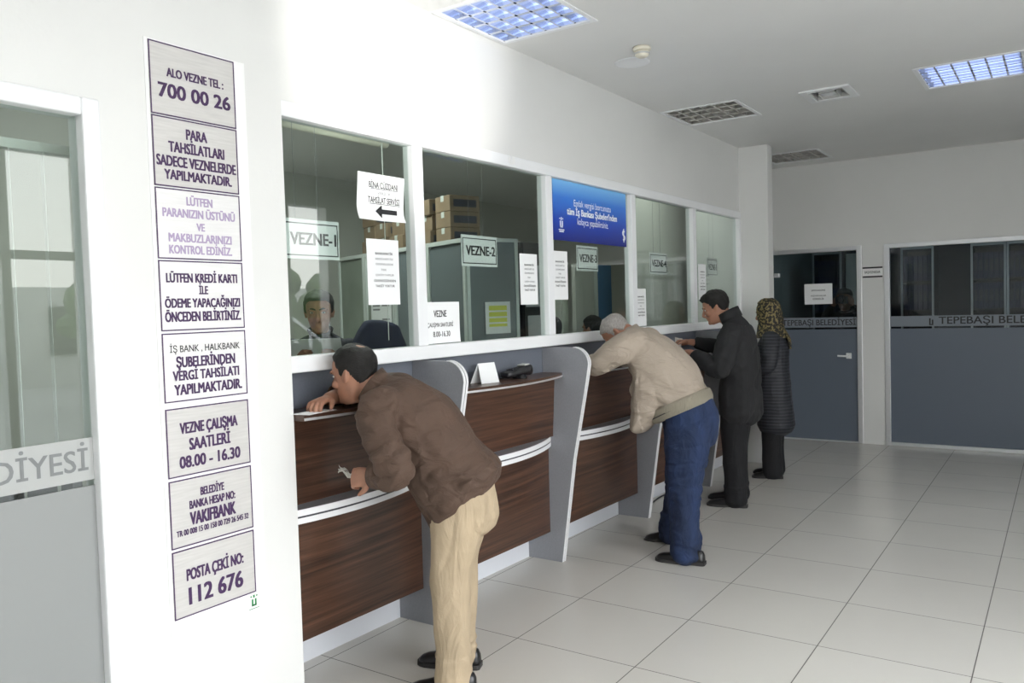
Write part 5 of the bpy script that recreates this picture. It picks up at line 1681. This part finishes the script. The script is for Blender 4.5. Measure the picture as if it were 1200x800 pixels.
# ---- woman in headscarf -----------------------------------------------------------------------
def woman():
    R = new_person('person in a leopard headscarf and long dark striped coat, farthest along the counters', (7.1, 2.1), 100)
    hd = Head((.045, 0, 1.425), pitch=10, yaw=-14, scale=.95)
    mb = MB()
    hd.body(mb)
    mb.loft([(.0, 0, .80), (.0, 0, .95), (.0, 0, 1.08), (.0, 0, 1.2), (.01, 0, 1.28)], [(.14, .09), (.12, .085), (.13, .085), (.14, .08), (.06, .05)], side=LFT)
    mb.loft([(.005, 0, 1.26), (.02, 0, 1.33), (.035, 0, 1.38)], [(.05, .05), (.05, .05), (.05, .05)], side=LFT)
    for s_ in (1, -1):
        mb.loft([(.0, .13*s_, 1.22), (.0, .20*s_, 1.1), (.02, .215*s_, .98), (.12, .18*s_, 1.0), (.21, .11*s_, 1.05)], [(.045, .045), (.042, .042), (.038, .038), (.034, .032), (.025, .021)], side=(1, 0, 0))
        hand(mb, (.22, .10*s_, 1.055), (.85, -.5*s_, .1), (0, .3*s_, .9), thumb=s_, curl=(35, 35, 20), k=.92)
    for l in (.075, -.08):
        mb.loft([(.0, l, .80), (.01, l, .6), (.02, l, .42), (.01, l, .2), (.01, l, .07)], [(.08, .085), (.065, .07), (.05, .055), (.048, .05), (.036, .038)], side=LFT)
    remesh(mb, 'body', 'skin', R, .0045, 3)
    hd.face(R, 'hairblack')
    mb = MB()
    mb.loft([(-.012, 0, .455), (-.008, 0, .62), (.0, 0, .82), (.002, 0, 1.0), (.0, 0, 1.13), (.0, 0, 1.22), (.005, 0, 1.29)], [(.185, .148, .158), (.182, .150, .150), (.178, .148, .140), (.175, .14, .132), (.19, .135, .13), (.165, .105, .11), (.07, .06, .065)], side=LFT, pw=2.3)
    for s_ in (1, -1):
        mb.loft([(.0, .145*s_, 1.225), (-.002, .205*s_, 1.12), (.015, .222*s_, .99), (.05, .212*s_, .965), (.13, .17*s_, 1.01), (.20, .118*s_, 1.045)], [(.072, .066), (.068, .064), (.062, .06), (.060, .06), (.054, .052), (.046, .044)], side=(1, 0, 0))
    ct = remesh(mb, 'coat', 'coat', R, .0075, 4, lambda p: 0.0012*math.sin(p.z*72)+.006*soft(p, 6, 6, 4, 5)+(.004*ridged(p, 10, 10, 4, 2) if p.z < .9 else 0))
    # scarf: closed cowl over the head, open at the face, falling on the shoulders
    n, rows = 48, []
    prof = [(1.555, .02, .045, .020), (1.546, .055, .06, .045), (1.52, .085, .09, .068), (1.48, .100, .112, .084), (1.43, .105, .122, .092), (1.38, .100, .122, .092), (1.33, .095, .115, .094), (1.29, .105, .118, .112), (1.25, .122, .134, .142), (1.215, .128, .142, .165)]
    mb = MB()
    for z, xf, xb, w in prof:
        row = []
        for j in range(n):
            th = 2*math.pi*j/n
            c, s_ = math.cos(th), math.sin(th)
            x = .042+(xf*c if c > 0 else xb*c)-max(0, 1.42-z)*.16
            y = w*s_
            p = Vector((x, y, z))
            if 1.345 < z < 1.50 and math.cos(th+.25) > 0.80:
                p.x -= .075
            p.x += .006*noise.noise(Vector((y*14, z*26, 3)))
            p.y += .006*noise.noise(Vector((x*14, z*26, 7)))
            row.append(p)
        rows.append(row)
    mb.rings(rows)
    sc = remesh(mb, 'headscarf', 'leopard', R, .007, 3, lambda p: .004*ridged(p, 12, 8, 14, 2))
    MB().loft([(-.10, .02, 1.26), (-.135, .025, 1.20), (-.145, .03, 1.12)], [(.05, .016), (.06, .014), (.02, .010)], side=LFT).build('scarf_tail', 'leopard', sc, smooth=True, local=True)
    mb = MB()
    mb.loft([(.0, 0, .72), (.0, 0, .60)], [(.14, .11), (.14, .11)], side=LFT)
    for l in (.075, -.08):
        mb.loft([(.0, l, .66), (.01, l, .45), (.015, l, .25), (.01, l, .04)], [(.09, .10), (.082, .088), (.080, .082), (.086, .086)], side=LFT)
    remesh(mb, 'trousers', 'blackcloth', R, .008, 3, lambda p: .004*ridged(p, 9, 9, 5, 3))
    shoe(R, (-.07, .078, 0), yaw=4, L=.25, k=.92)
    shoe(R, (-.055, -.083, 0), yaw=-4, L=.25, k=.92)
    return R
woman()

# ---- people behind the glass ----------------------------------------------------------------------
def simple_person(label, base, az, lean=0.10, h=1.0, shirt='clerkshirt', trousers='blackcloth', pose='paper', hairm='hairblack', group=None):
    R = new_person(label, base, az, group)
    k = h
    hx = .04+lean
    hd = Head((hx+.03, 0, 1.41*k), pitch=4, scale=k)
    mb = MB()
    hd.body(mb)
    mb.loft([(-.02, 0, .80*k), (.0, 0, .95*k), (lean*.5, 0, 1.08*k), (lean*.9, 0, 1.2*k), (lean, 0, 1.28*k)], [(.14, .09), (.13, .085), (.15, .09), (.155, .085), (.065, .055)], side=LFT)
    mb.loft([(lean-.005, 0, 1.25*k), (lean+.02, 0, 1.31*k), (hx+.01, 0, 1.36*k)], [(.056, .056), (.054, .055), (.053, .055)], side=LFT)
    arms = []
    for s_ in (1, -1):
        if pose == 'paper':
            A_ = [(lean*.9, .16*s_, 1.21*k), (lean, .225*s_, 1.09*k), (lean+.03, .235*s_, .99*k), (lean+.14, .19*s_, 1.09*k), (lean+.235, .125*s_, 1.175*k)]
            hdr, hb = (.70, -.62*s_, .25), (-.1, .75*s_, -.5)
        else:
            A_ = [(lean*.9, .16*s_, 1.22*k), (lean+.06, .245*s_, 1.13*k), (lean+.13, .255*s_, 1.10*k), (lean+.16, .18*s_, 1.25*k), (lean+.165, .105*s_, 1.355*k)]
            hdr, hb = (.15, -.55*s_, .85), (.9, .4*s_, .2)
        arms.append(A_)
        mb.loft(A_, [(.048, .048), (.043, .043), (.040, .040), (.035, .033), (.026, .022)], side=(1, 0, 0))
        hand(mb, A_[-1], hdr, hb, thumb=s_, curl=(35, 35, 22), thumb_in=.2)
    for l in (.085, -.085):
        mb.loft([(.0, l, .80), (.01, l, .6), (.015, l, .42), (.0, l, .2), (.0, l, .07)], [(.075, .08), (.065, .07), (.05, .055), (.048, .05), (.036, .038)], side=LFT)
    remesh(mb, 'body', 'skin', R, .005, 3)
    hd.face(R, hairm)
    hd.hair(R, hairm, std_hairline(.066, .042, .004, -.06), .011, .004, seed=5)
    mb = MB()
    mb.loft([(-.02, 0, .74*k), (-.01, 0, .88*k), (lean*.35, 0, 1.0*k), (lean*.75, 0, 1.14*k), (lean*.95, 0, 1.235*k), (lean+.005, 0, 1.285*k)], [(.185, .135), (.18, .13), (.18, .13), (.20, .125), (.16, .10), (.068, .06)], side=LFT, pw=2.2)
    for s_, A_ in zip((1, -1), arms):
        mb.loft(A_[:4]+[tuple(Vector(A_[3]).lerp(Vector(A_[4]), .75))], [(.078, .07), (.070, .066), (.062, .06), (.052, .05), (.042, .04)], side=(1, 0, 0))
    sh = remesh(mb, 'shirt', shirt, R, .009, 4, lambda p: .005*ridged(p, 8, 6, 9, 2))
    mb = MB()
    band(mb, (lean+.022, 0, 1.297*k), (.35, 0, .94), (0, 1, 0), .062, .062, .036, .007, flare=.012)
    mb.build('collar', shirt, sh, smooth=True, local=True)
    mb = MB()
    mb.loft([(.0, 0, .86), (.0, 0, .76)], [(.155, .12), (.165, .12)], side=LFT)
    for l in (.085, -.085):
        mb.loft([(.0, l, .78), (.01, l, .58), (.01, l, .40), (.0, l, .2), (.0, l, .045)], [(.10, .115), (.09, .10), (.08, .085), (.078, .078), (.078, .076)], side=LFT)
    remesh(mb, 'trousers', trousers, R, .009, 3)
    shoe(R, (-.08, .085, 0), yaw=6)
    shoe(R, (-.08, -.085, 0), yaw=-6)
    return R
CLK = (3.66, 3.98)
clerk = simple_person('dark-shirted person with a sheet of paper behind the first window, below VEZNE-1', CLK, 222, h=1.095)
pc = local_pt(CLK, 222, (.41, 0, 1.325))
fdir = Vector((math.cos(math.radians(222)), math.sin(math.radians(222)), 0))
sdir = Vector((-fdir.y, fdir.x, 0))
mb = MB().obox(pc, sdir, (fdir*.8+Z*.6).normalized(), (Z*.8-fdir*.6).normalized(), .30, .21, .002)
tag(mb.build('sheet_of_paper', 'paper'), 'white sheet of paper held up by the person behind the first window', 'paper')
c1 = simple_person('dark figure of a person raising a camera, standing in for a reflection in the far glass door', (10.25, 2.16), 180, lean=.02, h=1.075, shirt='blackcloth', pose='camera')  # figure added behind the glass in place of a reflection
cc = local_pt((10.25, 2.16), 180, (.235, 0, 1.515))
t = thing('hand_camera', cc-Z*.05, 'black camera held up by the dark figure behind the far door', 'camera')
MB().obox(cc, X, Y, Z, .055, .13, .085).build('body', 'black', t, bevel=.008)
MB().obox(cc+Z*.05, X, Y, Z, .05, .05, .028).build('viewfinder_hump', 'black', t, bevel=.006)
mb = MB()
mb.rings([[cc+Vector((-s_, r*math.cos(a), r*math.sin(a))) for a in [2*math.pi*j/20 for j in range(20)]] for s_, r in ((.02, .034), (.06, .034), (.065, .036), (.10, .036), (.10, .030), (.085, .026))])
mb.build('lens', 'darkmetal', t, smooth=False)
c2 = copy_tree(clerk)
c2.location = (5.72, 3.42, -0.0)
c2.rotation_euler = (0, 0, math.radians(60))
c2['label'] = 'dark-haired person behind the third window, only the crown above the sill at its left end'
c2.scale = (.865, .865, .865)
c3 = copy_tree(clerk)
c3.location = (6.50, 3.42, 0)
c3.rotation_euler = (0, 0, math.radians(80))
c3['label'] = 'dark-haired person behind third window, only the crown above the sill near its middle'
c3.scale = (.86, .86, .86)
for c_ in (c2, c3):
    c_['_o'] = tuple(c_.location)
# ------------------------------------------------------------------ tidy up
for o in bpy.data.objects:
    if '_o' in o:
        del o['_o']
